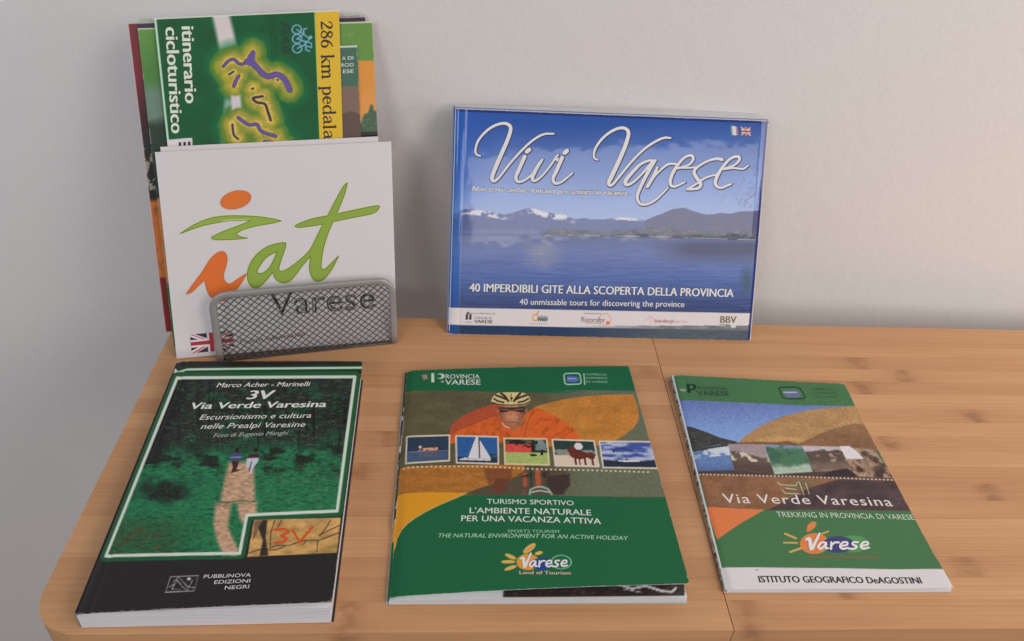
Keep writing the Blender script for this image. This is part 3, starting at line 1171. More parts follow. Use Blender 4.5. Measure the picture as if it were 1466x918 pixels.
# ------------------------------------------------------------------ papers behind the booklet
# narrow brochure
q = [(247.2, 74.6), (511.4, 65.2), (528.5, 477.5), (286.3, 497.5)]
sh = standing(.011, [(.02, .265), (.174, .2685), (.170, .0015), (.018, .0015)], q)
nb = thing('brochure', 'dark green and brown brochure whose white letters show right of the yellow band', 'brochure',
           tuple(stand(.011, .1, 0)))
art = Art(sh, 0.0010, (112, 94, 84))
art.poly([(230, 60), (520, 60), (517, 124), (230, 132)], (66, 96, 82))
art.poly([(480, 168), (500, 160), (520, 165), (520, 220), (480, 220)], (88, 74, 68))
art.line([(240, 75.5), (512, 66)], 2.4, (196, 194, 192))
fc = cover('front_cover', art, 0.0003, M_satin, nb)
leaves(nb, sh, 1, 0.0004, 0.0002, M_white)
text(sh, 'DI', (498, 86), (506, 85.7), 5, (196, 200, 196), fc, name='small_print', bold=0.01)
text(sh, 'A', (489.5, 86.3), (495, 86.2), 5, (196, 200, 196), fc, name='small_print', bold=0.01)
text(sh, 'RCIO', (488.5, 96.2), (506.5, 95.6), 5, (196, 200, 196), fc, name='small_print', bold=0.01)
text(sh, 'ESE', (491, 105.4), (506.5, 104.8), 5, (196, 200, 196), fc, name='small_print', bold=0.01)

# wide brochure, green and orange
q = [(194.0, 40.8), (533, 30.5), (554.9, 473.2), (246.5, 498.7)]
sh = standing(.013, [(-.0062, .284), (.188, .2885), (.1875, .0015), (-.0048, .0015)], q)
wb = thing('brochure', 'wide brochure with green top and orange picture, showing at both sides of the green booklet',
           'brochure', tuple(stand(.013, .1, 0)))
art = Art(sh, 0.0009, (92, 130, 66))
X, Y = art.X, art.Y
nz = fbm(X / 12, Y / 12, 11)
left = X < 380
art.put((66, 112, 58), np.clip((Y - 40) / 60, 0, 1) * left * 0.8)
art.put((96, 118, 104), np.clip((Y - 115) / 20, 0, 1) * left)
art.put((46, 60, 52), np.clip((Y - 165 - 8 * nz) / 14, 0, 1) * left)
art.put((120, 118, 104), (nz > 0.6) * (Y > 225) * (Y < 275) * left * 0.8)
art.put((186, 126, 70), np.clip((Y - 283 + (X - 232) * 0.1) / 3, 0, 1) * left)
art.put((140, 116, 64), np.clip(nz * 4 - 2, 0, 1) * (Y > 285) * left * 0.6)
art.put((58, 104, 66), np.clip((Y - 406) / 2, 0, 1) * left)
art.poly([(440, 88.5), (545, 87), (560, 300), (440, 300)], (190, 130, 62))
art.poly([(500, 200), (514, 183), (521, 165), (527, 163), (531, 150), (534, 152), (536, 160), (545, 160), (545, 240), (500, 240)],
         (58, 84, 62), soft=2)
art.put((140, 150, 140), (fbm(X / 2.2, Y / 2.2, 31) > 0.68) * (X > 505) * (Y > 172) * (Y < 200) * 0.8)
art.put((28, 28, 30), np.clip((Y - 189) / 2, 0, 1) * (X > 480) * (Y < 230))
art.line([(190, 41.5), (534, 31.3)], 1.8, (205, 198, 196))
fc = cover('front_cover', art, 0.0003, M_gloss, wb)
leaves(wb, sh, 2, 0.00035, 0.00015, M_white, 'page')
text(sh, 'A DI', (489, 53), (506, 52.3), 4.5, (120, 156, 96), fc, name='small_print')

# dark red backed brochure at the far back
q = [(182.5, 34.6), (523, 23.3), (550.5, 462.7), (238.3, 474)]
sh = standing(.015, [(-.0142, .2876), (.1826, .2928), (.185, .0155), (-.0109, .0155)], q)
rb = thing('brochure', 'brochure with a dark red spine strip at the left edge of the standing papers', 'brochure',
           tuple(stand(.015, .1, 0)))
art = Art(sh, 0.0010, (104, 42, 48))
X, Y = art.X, art.Y
nz = fbm(X / 7, Y / 10, 21)
art.put((60, 40, 44), np.clip((Y - 110) / 60, 0, 1))
art.put((40, 44, 42), np.clip((Y - 180) / 30, 0, 1))
art.put((150, 146, 130), (nz > 0.64) * (Y > 190) * (Y < 280) * 0.9)
art.put((176, 104, 56), np.clip((Y - 285) / 6, 0, 1))
art.put((110, 72, 46), np.clip(nz * 4 - 2, 0, 1) * (Y > 288) * 0.7)
art.put((112, 44, 44), np.clip((Y - 396) / 2, 0, 1))
art.put((196, 160, 164), np.clip((0.0045 - art.U) / 0.002, 0, 1))
art.poly([(194, 30), (530, 20), (530, 36), (196, 47)], (60, 50, 62))
art.line([(184, 35), (524, 24.4)], 1.8, (188, 170, 174))
cover('front_cover', art, 0.0003, M_gloss, rb)
leaves(rb, sh, 1, 0.0004, 0.0002, M_white)
# pale green paper behind it all
sh = standing(.0168, [(-.0115, .2903), (.1808, .2946), (.183, .0155), (-.009, .0155)], q)
gb = thing('brochure', 'pale grey green paper edge hindmost of the standing papers by the wall', 'brochure', tuple(stand(.0168, .1, 0)))
cover('front_cover', Art(sh, 0.004, (150, 158, 142)), 0.0003, M_satin, gb)
leaves(gb, sh, 1, 0.0004, 0.0002, M_white)

# ------------------------------------------------------------------ blue landscape book, two copies behind it
VB = np.array([-0.05433, 0.55398, 0.0])
VA, VL, VW, VH = 0.06992, 0.44622, 0.2974, 0.2142
VU = np.array([math.cos(VA), math.sin(VA), 0])
VM = np.array([-math.sin(VA), math.cos(VA), 0])
VUP = VM * math.sin(VL) + np.array([0, 0, math.cos(VL)])
q = [(646.5, 154.5), (1101, 175), (1075.2, 489.5), (643, 479)]


def vcorner(d, x, y):
    return VB + VM * (d / math.cos(VL)) + VU * x + VUP * y


def crease(u, v):
    a = -0.0004 * np.exp(-((u - 0.037) / 0.004) ** 2)
    b = -0.0016 * np.exp(-(u / 0.010) ** 2)
    return a + b - 0.0006 * np.exp(-((u - 1) / 0.015) ** 2)


VT = 0.0040
viv = thing('landscape_book', 'wide blue landscape book with lake photo and big white script, front of the leaning stack', 'book',
            tuple(vcorner(0, VW / 2, 0)), group='blue landscape books stacked against the wall')
sh = Sheet(vcorner(0, 0, VH), vcorner(0, VW, VH), vcorner(0, VW, 0.0004), vcorner(0, 0, 0.0004), q, crease)
art = Art(sh, 0.00056, (90, 110, 160))
X, Y, U, V = art.X, art.Y, art.U, art.V
t = np.clip((Y - 175) / 135, 0, 1)
sky = (np.array([50, 80, 146]) * (1 - t[..., None]) + np.array([142, 162, 204]) * t[..., None])
n1 = fbm(X / 90, Y / 40, 2)
sky = sky * (0.94 + 0.12 * n1)[..., None]
art.C = sky
art.put((52, 88, 166), np.clip((715 - X) / 60, 0, 1) * np.clip((300 - Y) / 60, 0, 1) * 0.7)


def ridge(pts):
    p = np.array(pts)
    return np.interp(X, p[:, 0], p[:, 1])


m1 = [(640, 308), (650, 306), (660, 301), (667, 299.5), (676, 300), (688, 301.7), (700, 303), (715.5, 306.3), (722, 307.5),
      (738, 304), (746, 301), (754, 299.5), (763.5, 298.3), (772, 302), (780, 305), (786.5, 305), (795, 307.5), (809, 308.6),
      (816, 312), (823, 314.3), (839, 313), (846, 314.5), (860, 315.5), (874, 313.5), (880, 313), (895, 312.5), (905, 313.5),
      (914, 314.7), (923, 317.5), (950, 320), (1110, 320)]
jag = (fbm(X / 6, Y * 0 + 1, 3) - 0.5) * 3
r1 = ridge(m1) + jag * 0.6
inm = np.clip((Y - r1) / 0.9, 0, 1)
art.put((86, 98, 140), inm)
slope = fbm(X / 9 + Y / 14, Y / 7 - X / 30, 12)
snow = np.clip((slope - 0.40) * 7, 0, 1) * np.clip((9.5 - (Y - r1)) / 3, 0, 1)
snowz = np.clip(1 - np.abs(X - 785) / 42, 0, 1) + 0.75 * np.clip(1 - np.abs(X - 690) / 48, 0, 1) + 0.7 * np.clip(1 - np.abs(X - 897) / 26, 0, 1) * (Y - r1 < 4)
art.put((206, 206, 212), inm * snow * np.clip(snowz * 2, 0, 1))
art.put((76, 88, 130), inm * np.clip((slope - 0.5) * 3, 0, 1) * np.clip((Y - r1 - 9) / 4, 0, 1) * 0.5)
r2 = ridge([(640, 400), (922, 400), (923, 317.5), (935, 312), (946, 308), (958, 303), (965, 300.5), (974, 299.2), (980, 299),
            (990, 303), (1005, 307.5), (1013, 309), (1020, 308.5), (1032, 306.5), (1045, 308), (1060, 304.5), (1092, 303)]) + jag * 0.3
in2 = np.clip((Y - r2) / 0.9, 0, 1)
art.put((84, 88, 118), in2)
art.put((98, 92, 112), in2 * np.clip((fbm(X / 10, Y / 6, 33) - 0.5) * 4, 0, 1) * 0.6)
low = ridge([(640, 344), (775, 338), (785, 330), (800, 326), (815, 328), (840, 331), (860, 333), (880, 331), (905, 329),
             (930, 326), (960, 329), (1000, 331), (1030, 334), (1060, 331), (1092, 330)])
inl = np.clip((Y - low) / 2, 0, 1) * (X > 772)
lc = fbm(X / 7, Y / 3.5, 41)
art.put(np.array([84, 90, 100])[None, None, :] + (lc - 0.5)[..., None] * np.array([36, 28, 12]), inl * 0.8)
shore = ridge([(640, 337), (660, 337.7), (760, 339), (860, 340), (960, 342), (1080, 346.8), (1100, 347)])
spots = np.clip((fbm(X / 3.5, Y / 1.6, 51) - 0.62) * 6, 0, 1) * (Y > low + 2) * (Y < shore) * (X > 790)
art.put((150, 148, 140), spots * 0.55)
art.put((186, 184, 180), np.clip(1 - np.abs(Y - shore + 0.8) / 1.0, 0, 1) * np.clip((fbm(X / 14, Y * 0, 61) - 0.42) * 8, 0, 1) * (X > 780) * 0.8)
art.put((120, 130, 158), np.clip(1 - np.abs(Y - 333) / 5, 0, 1) * (X < 772) * 0.4)
wt = np.clip((Y - shore) / 1.2, 0, 1)
tt = np.clip((Y - shore) / 108, 0, 1)[..., None]
wc = np.where(tt < 0.22, np.array([104, 114, 148]) * (1 - tt / .22) + np.array([108, 120, 162]) * (tt / .22), 0)
wc = np.where((tt >= 0.22) & (tt < 0.55), np.array([108, 120, 162]) * (1 - (tt - .22) / .33) + np.array([84, 104, 156]) * ((tt - .22) / .33), wc)
wc = np.where(tt >= 0.55, np.array([84, 104, 156]) * (1 - (tt - .55) / .45) + np.array([60, 70, 106]) * ((tt - .55) / .45), wc)
rp = fbm(X / 26, (Y - 0.02 * X) / 1.6, 71, 5)
wc = wc * (1 + (rp - 0.5)[..., None] * (0.08 + 0.34 * tt))
art.put(wc, wt)
refl = np.clip(1 - np.abs(X - 778) / 34, 0, 1) * np.clip((Y - 346) / 8, 0, 1) * np.clip((392 - Y) / 14, 0, 1)
art.put((158, 158, 160), refl * (0.35 + 0.6 * (fbm(X / 9, Y / 4, 81) - 0.4)) * wt)
art.put((86, 90, 108), np.clip((X - 930) / 60, 0, 1) * np.clip((Y - 345) / 8, 0, 1) * np.clip((385 - Y) / 22, 0, 1) * 0.75)
art.put((74, 92, 104), np.clip(1 - np.hypot((X - 1070) / 14, (Y - 405) / 28), 0, 1) * 0.9)
# scratched corner of the laminate, white logo strip, dark foot, spine strip, dark edge
art.put((84, 94, 122), np.clip((fbm(X / 4 + Y / 5, Y / 4, 91) - 0.56) * 7, 0, 1) * np.clip((X - 1010) / 60, 0, 1) * (Y < 300) * 0.45)
art.poly([(636, 441.6), (1082, 450.9), (1080, 475.5), (636, 466)], (208, 203, 205))
art.poly([(636, 466.4), (1085, 475.9), (1085, 495), (636, 490)], (44, 60, 88))
art.put((84, 92, 96), (Y > 468) * np.clip((X - 800) / 150, 0, 1) * (0.55 + 0.5 * fbm(X / 12, Y / 3, 95)) * (Y > shore + 120))
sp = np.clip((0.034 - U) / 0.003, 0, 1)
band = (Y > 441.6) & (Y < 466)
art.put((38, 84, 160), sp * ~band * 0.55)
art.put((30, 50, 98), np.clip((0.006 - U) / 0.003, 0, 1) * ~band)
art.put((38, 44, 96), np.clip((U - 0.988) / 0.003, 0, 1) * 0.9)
art.put((176, 174, 182), np.clip((U - 0.9965) / 0.001, 0, 1))
art.put((40, 44, 92), np.clip((V - 0.988) / 0.004, 0, 1) * 0.75)
art.put((150, 160, 196), np.clip(1 - np.abs(U - 0.037) / 0.0016, 0, 1) * ~band * 0.45)  # gleam along the hinge crease, painted into the cover colour
# little printed flags
art.poly([(1045.6, 181.5), (1049, 181.3), (1049.5, 194.3), (1047, 194.6)], (120, 140, 120))
art.poly([(1048, 181.3), (1053.2, 182), (1054, 195), (1048.8, 194.5)], (206, 203, 205))
art.poly([(1053.2, 182), (1055.6, 183), (1056.5, 195.2), (1054, 195)], (160, 120, 128))
# logos on the strip
for xx, yy, sx_ in ((669, 452, 1.0), (674, 452, 1.0)):
    art.poly([(xx, yy), (xx + 1.5, yy - 3), (xx + 3.2, yy), (xx + 3.4, yy + 7), (xx - .4, yy + 7)], (60, 56, 60))
art.ell(672.5, 449.5, 1.6, 1.8, (70, 62, 66))
art.line([(668, 462.3), (678, 462.6)], 0.9, (120, 116, 118))
art.ell(768.5, 456, 3.8, 4.6, (205, 150, 84), ring=1.6)
art.line([(771, 451), (773, 447)], 1.2, (200, 90, 70))
art.ell(779, 457, 8, 3.8, (84, 96, 110), a=0.55)
art.line([(760, 464.8), (785, 465.3)], 0.8, (130, 125, 128))
art.ell(868, 459, 8.5, 8.2, (190, 140, 128), ring=1.2)
art.line([(838, 450.5), (862, 451)], 1.0, (120, 108, 110))
art.line([(840, 464), (862, 465)], 1.0, (150, 130, 126))
art.ell(872, 464, 3, 2.6, (196, 110, 96))
for l in ([(924, 461), (934, 455), (940, 462)], [(930, 453), (934, 467)], [(936, 458), (940, 466)]):
    art.line(l, 0.9, (196, 160, 160))
art.line([(1031, 466.5), (1045, 467)], 1.0, (90, 92, 84))
art.line([(1032, 469.8), (1043, 470.2)], 0.9, (130, 132, 122))
art.poly([(1047, 466), (1054, 466.2), (1054, 471), (1047, 471)], (186, 196, 184))
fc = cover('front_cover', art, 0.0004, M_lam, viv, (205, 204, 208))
# pages and back cover
ins = 0.0008


def slab(d0, d1, x0, x1, y0, y1, yl=None):
    yl = y1 if yl is None else yl
    a = [vcorner(d1, x0, y0), vcorner(d1, x1, y0), vcorner(d1, x1, y1), vcorner(d1, x0, yl)]
    b = [vcorner(d0, x0, y0), vcorner(d0, x1, y0), vcorner(d0, x1, y1), vcorner(d0, x0, yl)]
    return hexa(a, b)


M_bookedge = paper_edge('book_edge', (0.72, 0.72, 0.74), axis=1)
v, f = slab(0.0010, VT - 0.0006, 0.0014, VW - 0.0012, 0.0024, VH - 0.0006)
obj('page_block', v, f, M_bookedge, viv)
v, f = slab(VT - 0.0005, VT, 0, VW, 0.0003 + 0.0027, VH)
obj('back_cover', v, f, plain('blue_cover_card', (0.10, 0.17, 0.38), 0.3, coat=0.3), viv)
v, f = slab(0.0005, VT - 0.0001, -0.0006, 0.0006, 0.0028, VH - 0.0002)
obj('spine', v, f, plain('pale_blue_spine', (0.13, 0.22, 0.45), 0.3, coat=0.3), viv)


def c1(pts):
    return [(640 + x / 6.108, 150 + y / 6.108, w_) for x, y, w_ in pts]


def c2(pts):
    return [(840 + x / 5.4, 150 + y / 5.4, w_) for x, y, w_ in pts]


script = [
    c1([(282, 446, 2.6), (250, 435, 3), (238, 390, 3.2), (265, 305, 3.4), (340, 220, 3.6), (420, 172, 3.8), (500, 160, 4.4),
        (545, 198, 5), (525, 290, 5.4), (480, 400, 5.8), (425, 530, 6), (388, 635, 5.6), (404, 670, 4.4), (450, 638, 3.6),
        (540, 520, 3.4), (640, 405, 3.4), (740, 312, 3.4), (835, 258, 3.2), (925, 253, 2.6)]),
    c1([(690, 412, 5.8), (710, 395, 6.4)]),
    c1([(672, 455, 5.4), (625, 565, 5.4), (597, 640, 4.8), (622, 678, 4), (680, 660, 3.2), (745, 610, 3)]),
    c1([(830, 480, 3), (795, 530, 4.8), (755, 605, 5.4), (742, 655, 4.8), (770, 668, 3.8), (830, 622, 3), (900, 535, 3),
        (945, 465, 3), (965, 440, 2.6)]),
    c1([(945, 470, 2.6), (958, 492, 2.6), (968, 470, 2.4)]),
    c1([(1022, 424, 5.8), (1042, 406, 6.4)]),
    c1([(1002, 465, 5.4), (958, 570, 5.4), (924, 650, 4.8), (946, 692, 4), (1005, 676, 3.2), (1094, 602, 2.8)]),
    c2([(80, 430, 2.6), (55, 412, 3), (58, 352, 3.4), (110, 270, 3.6), (190, 205, 3.8), (270, 180, 4.2), (318, 212, 5),
        (303, 295, 5.6), (252, 425, 6), (195, 550, 6.2), (168, 615, 5), (195, 625, 4), (255, 555, 3.6), (345, 445, 3.4),
        (445, 345, 3.4), (540, 282, 3.4), (600, 259, 3.2), (645, 262, 2.6)]),
    c2([(525, 438, 3.2), (480, 438, 3.4), (415, 465, 4), (345, 535, 5), (298, 598, 5.6), (312, 626, 4.6), (365, 600, 3.4),
        (435, 530, 3.2), (500, 452, 3.4)]),
    c2([(530, 435, 3.6), (485, 505, 5), (435, 600, 5), (392, 705, 4.6), (405, 765, 4), (452, 780, 3.6), (520, 752, 3.4),
        (580, 700, 3), (628, 650, 2.4)]),
    c2([(545, 490, 3.4), (515, 560, 4.6), (468, 640, 4.8)]),
    c2([(480, 610, 2.6), (555, 525, 3), (625, 468, 3.4), (685, 464, 3.4)]),
    c2([(690, 492, 2.8), (760, 495, 2.8), (840, 492, 2.6)]),
    c2([(700, 500, 2.8), (790, 470, 3), (822, 425, 3.8), (805, 398, 4), (755, 415, 3.6), (700, 475, 4.2), (655, 555, 5),
        (645, 620, 4.6), (680, 640, 3.6), (758, 606, 2.8)]),
    c2([(1045, 432, 4.6), (1000, 425, 4), (930, 445, 3.2), (855, 490, 3.6), (828, 530, 4.8), (850, 575, 5.2), (880, 620, 5),
        (860, 655, 4), (775, 664, 3)]),
    c2([(775, 662, 2.8), (830, 632, 3), (915, 575, 3), (1000, 548, 2.6)]),
    c2([(1060, 508, 2.8), (1130, 498, 2.8), (1205, 505, 2.8), (1246, 480, 2.4)]),
    c2([(1055, 505, 2.8), (1140, 475, 3), (1180, 430, 3.8), (1165, 408, 4), (1110, 425, 3.6), (1050, 490, 4.2), (1003, 570, 5),
        (995, 625, 4.6), (1035, 652, 3.6), (1116, 622, 2.8)]),
]
o = ribbon(sh, script, 0.00030, 'title_script', ink((222, 220, 224)), fc)
ribbon(sh, script, 0.00012, 'script_contour', ink((44, 48, 74)), o, grow=2.0, shift=(0.5, 0.6))
text(sh, 'Non serve andare lontano per sentirsi in vacanza...', (674, 274.2), (904, 281.5), 7.6, (236, 234, 238), fc,
     bold=0.034, shear=0.3, name='subtitle', outline=((44, 48, 74), 0.05))
text(sh, '40 IMPERDIBILI GITE ALLA SCOPERTA DELLA PROVINCIA', (673.5, 418.6), (1050.5, 427.5), 11.6, (236, 236, 238), fc,
     bold=0.030, name='heading', outline=((50, 56, 84), 0.045))
text(sh, '40 unmissable tours for discovering the province', (745.5, 437.5), (980.5, 441.6), 8.4, (222, 222, 226), fc,
     bold=0.012, name='heading', outline=((50, 56, 84), 0.03))
text(sh, 'COMUNE DI', (681, 458), (706, 458.5), 3.2, (110, 104, 108), fc, name='small_print')
text(sh, 'con la collaborazione del', (677, 450.6), (711, 451.4), 2.2, (90, 86, 88), fc, name='small_print')
text(sh, 'VARESE', (681, 463.6), (707.5, 464.2), 4.6, (46, 44, 48), fc, name='small_print', bold=0.02)
text(sh, 'mo', (772, 461.3), (786, 461.6), 6.5, (60, 66, 76), fc, name='small_print', bold=0.03, shear=0.2)
text(sh, 'Ristorafor', (834, 462.6), (868, 463.3), 7.4, (104, 84, 92), fc, name='small_print', bold=0.0)
text(sh, 'federalberghi', (939, 463.4), (966, 463.9), 4.6, (150, 76, 84), fc, name='small_print', bold=0.01)
text(sh, 'varese', (967, 463.9), (985, 464.2), 4.6, (186, 150, 152), fc, name='small_print')
text(sh, 'BBV', (1031.5, 464), (1054.5, 464.4), 9.4, (96, 90, 66), fc, name='small_print', bold=0.03)
union_flag(sh, [(1060.2, 182.6), (1074, 183.4), (1074.6, 196.0), (1061, 195.2)], fc, e=0.0001)

M_copy = plain('pale_grey_card', (0.58, 0.58, 0.60), 0.4)
for k in (1, 2):
    lab = ('blue landscape book directly behind the front lake book, only its top edge showing',
           'blue landscape book nearest the wall, the hindmost of the leaning stack')[k - 1]
    g = thing('landscape_book', lab, 'book', tuple(vcorner(VT * k, VW / 2, 0)), group='blue landscape books stacked against the wall')
    x1 = VW - 0.0085 + 0.001 * (k % 2)
    yk = VH + (0.0018, 0.0030)[k - 1]
    yl = VH + (-0.0012, -0.0022)[k - 1]
    dd = (VT + 0.0003) * k
    v, f = slab(dd + 0.0005, dd + VT - 0.0005, 0.0012, x1 - 0.0015, 0.0032, yk - 0.0008, yl - 0.0008)
    obj('page_block', v, f, M_bookedge, g)
    v, f = slab(dd, dd + 0.0004, 0.0, x1, 0.0030, yk, yl)
    obj('front_cover', v, f, M_copy, g)
    v, f = slab(dd + VT - 0.0004, dd + VT, 0.0, x1, 0.0030, yk, yl)
    obj('back_cover', v, f, M_copy, g)
    v, f = slab(dd + 0.00045, dd + VT - 0.00045, -0.0004, 0.0010, 0.0034, yl - 0.0003)
    obj('spine', v, f, bpy.data.materials['pale_blue_spine'], g)

# ------------------------------------------------------------------ 3V book lying at the left
q = [(252.6, 517.3), (519.5, 517.3), (475.3, 862), (105, 879)]
TLc, TRc, BRc, BLc = (-.2800, .4757, .018), (-.1211, .4873, .022), (-.0967, .2695, .025), (-.2548, .2544, .018)


def lift3(u, v):
    return (0.0010 * np.sin(u * math.pi) * (1 - v) - 0.0016 * np.exp(-(u / 0.02) ** 2) - 0.0006 * np.exp(-((u - 0.055) / 0.008) ** 2)
            - 0.0012 * np.exp(-((v - 0.955) / 0.01) ** 2) * np.exp(-(u / 0.06) ** 2))


sh = Sheet(TLc, TRc, BRc, BLc, q, lift3)
b3 = thing('book', 'thick black and green paperback with white framed forest path photo, lying at the left', 'book',
           (-.188, .37, 0))
art = Art(sh, 0.00058, (37, 35, 36))
X, Y = art.X, art.Y


def ca(pts):
    return [(230 + x / 4.887, 510 + y / 4.887) for x, y in pts]


def cb(pts):
    return [(130 + x / 3.962, 680 + y / 3.962) for x, y in pts]


frame = [(253.5, 541), (508.3, 539.7), (482.9, 733), (355.9, 739.3), (345.8, 794), (151.5, 796.6)]
# bands across the head
art.poly([(240, 525.5), (530, 522.5), (530, 536), (232, 538)], (26, 60, 42), soft=1.5)
art.line([(238, 530.0), (247.4, 529.6), (256, 531.8), (266, 529.2), (330, 528.4), (522, 526.6)], 3.0, (176, 204, 184))
art.poly([(236, 533), (524, 530.5), (522, 537), (234, 539)], (20, 42, 32))
dfr = art.sd(frame, 14)
art.put((28, 80, 50), np.clip((8.5 - dfr) / 1.2, 0, 1) * (dfr > 0))
ins_ = np.clip(0.5 - dfr, 0, 1)
n1, n2, n3 = fbm(X / 16, Y / 9, 101, 5), fbm(X / 34, Y / 20, 102), fbm(X / 5, Y / 2.2, 103)
ph = np.zeros_like(art.C) + np.array([36, 106, 70])
def mixin(ph, c, a):
    a = np.clip(a, 0, 1)[..., None]
    return ph * (1 - a) + np.array(c, float) * a
ph = mixin(ph, (40, 44, 42), (655 - Y - 40 * (n2 - 0.5)) / 26)
ph = mixin(ph, (32, 72, 52), ((n1 - 0.50) * 7) * np.clip((Y - 545) / 20, 0, 1) * np.clip((X - 250) / 40, 0, 1) * (Y < 650))
ph = mixin(ph, (26, 26, 30), np.clip((275 - X + (Y - 541) * -0.35 + 8 * n1) / 16, 0, 1) * (Y < 665) )
ph = mixin(ph, (24, 34, 30), (n1 - 0.46) * 6 * np.clip((Y - 632) / 14, 0, 1) * np.clip((690 - Y) / 30, 0, 1) * np.clip((np.abs(X - 345) - 20) / 14, 0, 1))
ph = mixin(ph, (26, 34, 32), 1.6 - 1.9 * np.hypot((X - 240) / 62, (Y - 704) / 26) + 1.3 * (n1 - 0.5))
ph = mixin(ph, (44, 70, 46), np.clip((Y - 735) / 20, 0, 1) * np.clip((300 - X) / 60, 0, 1) * 0.6)
ph = mixin(ph, (72, 66, 44), (fbm(X / 12, Y / 6, 104) - 0.45) * 3 * np.clip((Y - 740) / 15, 0, 1) * np.clip((265 - X) / 40, 0, 1))
n4, n5 = fbm(X / 2.2, Y / 1.2, 107, 3), fbm(X / 8, Y / 1.5, 108, 4)
ph = mixin(ph, (18, 26, 24), (0.46 - n4) * 5 * np.clip((650 - Y) / 40, 0.15, 1))
ph = mixin(ph, (62, 104, 70), (n4 - 0.62) * 5 * (0.25 + 0.6 * np.clip((Y - 560) / 60, 0, 1)) * np.clip((X - 270 + (Y - 560) * .4) / 40, 0, 1))
ph = mixin(ph, (20, 60, 44), (n5 - 0.56) * 5 * (Y > 640) * 0.8)
ph = mixin(ph, (14, 16, 18), (fbm(X / 3.2, Y / 60, 109) - 0.60) * 9 * np.clip((652 - Y) / 20, 0, 1) * 0.7)
ph = mixin(ph, (98, 112, 70), (fbm(X / 1.6, Y / 1.1, 110) - 0.68) * 7 * np.clip((X - 380) / 60, 0, 1) * (Y > 668))
ph = ph * (1 + (n3 - 0.5) * 0.45)[..., None]
ph = mixin(ph, (84, 110, 74), ((n3 > 0.68) * 0.45 * (X > 375) * (Y > 660)))
ph = mixin(ph, (76, 112, 88), ((fbm(X / 9, Y / 1.8, 105) > 0.66) * 0.35 * (Y < 640)))
art.C = art.C * (1 - ins_[..., None]) + ph * ins_[..., None]
tan = lambda X_, Y_: np.array([168, 136, 110])[None, None, :] * (1 + 0.6 * (fbm(X / 5, Y / 2.4, 106) - 0.5))[..., None]
art.poly([(329, 664), (366, 662), (366, 690), (368, 722), (345, 720), (318, 722), (321, 700)], tan, soft=6)
art.poly([(311, 722), (334, 722), (330, 745), (329, 757), (337, 775), (345, 791), (341, 797), (322, 796), (313, 775), (308, 752)], tan, soft=6)
art.poly([(341, 722), (369, 720), (370, 736), (365, 738), (356, 740), (350, 752), (345, 742)], tan, soft=6)
art.line([(313, 719), (326, 721), (345, 718), (368, 720)], 1.3, (66, 56, 44), a=0.8)
art.line([(310, 724), (330, 727)], 1.0, (84, 62, 44), a=0.7)
# two walkers in the photo
art.poly(ca([(505, 690), (530, 680), (575, 690), (580, 735), (495, 740)]), (62, 70, 104))
art.ell(*ca([(545, 664)])[0], 3.2, 3.4, (34, 30, 32))
art.line(ca([(500, 715), (570, 712)]), 1.2, (130, 146, 186))
art.poly(ca([(505, 740), (560, 740), (540, 800), (590, 798), (500, 825), (515, 790)]), (62, 36, 36))
art.poly(ca([(640, 690), (690, 685), (702, 715), (605, 722)]), (70, 34, 44))
art.ell(*ca([(673, 664)])[0], 3.6, 3.4, (38, 30, 32))
art.poly(ca([(612, 722), (695, 718), (690, 745), (655, 790), (648, 830), (632, 826), (640, 780), (610, 790)]), (172, 174, 186))
art.line(ca([(645, 745), (630, 810)]), 1.4, (52, 60, 72))
dfr = art.sd(frame, 14)
art.put((200, 208, 196), np.clip(2.6 - np.abs(dfr + 0.2), 0, 1))
# inset photo of painted rock
insq = cb([(935, 262), (1418, 247), (1395, 445), (898, 471)])
rk = lambda X_, Y_: np.clip(np.array([168, 132, 80])[None, None, :] * (0.72 + 0.6 * fbm(X / 16, Y / 8, 111))[..., None], 0, 255)
art.poly(insq, rk)
for l in ([(1050, 265), (1030, 330), (1025, 420), (1060, 405), (1130, 405), (1220, 375), (1300, 375), (1410, 330)],
          [(905, 450), (960, 430), (1060, 430), (1110, 410)], [(1090, 262), (1070, 300)], [(1290, 380), (1285, 440)],
          [(1300, 345), (1350, 320), (1412, 290)], [(1210, 400), (1225, 380)], [(1360, 262), (1340, 300), (1300, 350)]):
    art.line(cb(l), 1.5, (58, 44, 36), a=0.85)
art.poly(cb([(985, 262), (1010, 262), (1000, 360), (1015, 462), (965, 466), (985, 380), (955, 300)]), (48, 42, 38), soft=1.6)
art.poly(cb([(938, 264), (980, 262), (955, 330), (925, 380)]), (96, 76, 64), a=0.8)
for l in ([(1048, 318), (1105, 312), (1130, 330), (1085, 352), (1120, 365), (1100, 386), (1050, 390)], [(1150, 320), (1190, 385), (1262, 300)]):
    art.line(cb(l), 3.4, (182, 72, 34))
# publisher's emblem
for l in ([(462, 582), (622, 576), (598, 664), (434, 670), (462, 582)], [(470, 655), (500, 600), (530, 640), (560, 660), (590, 600)],
          [(480, 610), (510, 585), (560, 640), (600, 645)], [(455, 640), (480, 625), (470, 655), (520, 655)]):
    art.line(cb(l), 0.9, (150, 150, 148))
art.ell(*cb([(568, 595)])[0], 2.6, 1.9, (190, 190, 188))
fc = cover('front_cover', art, 0.0004, M_gloss, b3, (60, 58, 58))
wc_ = (212, 212, 206)
text(sh, 'Marco Acher - Marinelli', (310.8, 555.2), (445.2, 553.4), 6.4, wc_, fc, bold=0.012, shear=0.2, name='author_line')
text(sh, '3V', (353.8, 572.4), (394.5, 571.8), 12.2, wc_, fc, bold=0.035, shear=0.15, name='title')
text(sh, 'Via Verde Varesina', (273, 586.4), (467.6, 583.6), 9.0, wc_, fc, bold=0.03, shear=0.12, name='title')
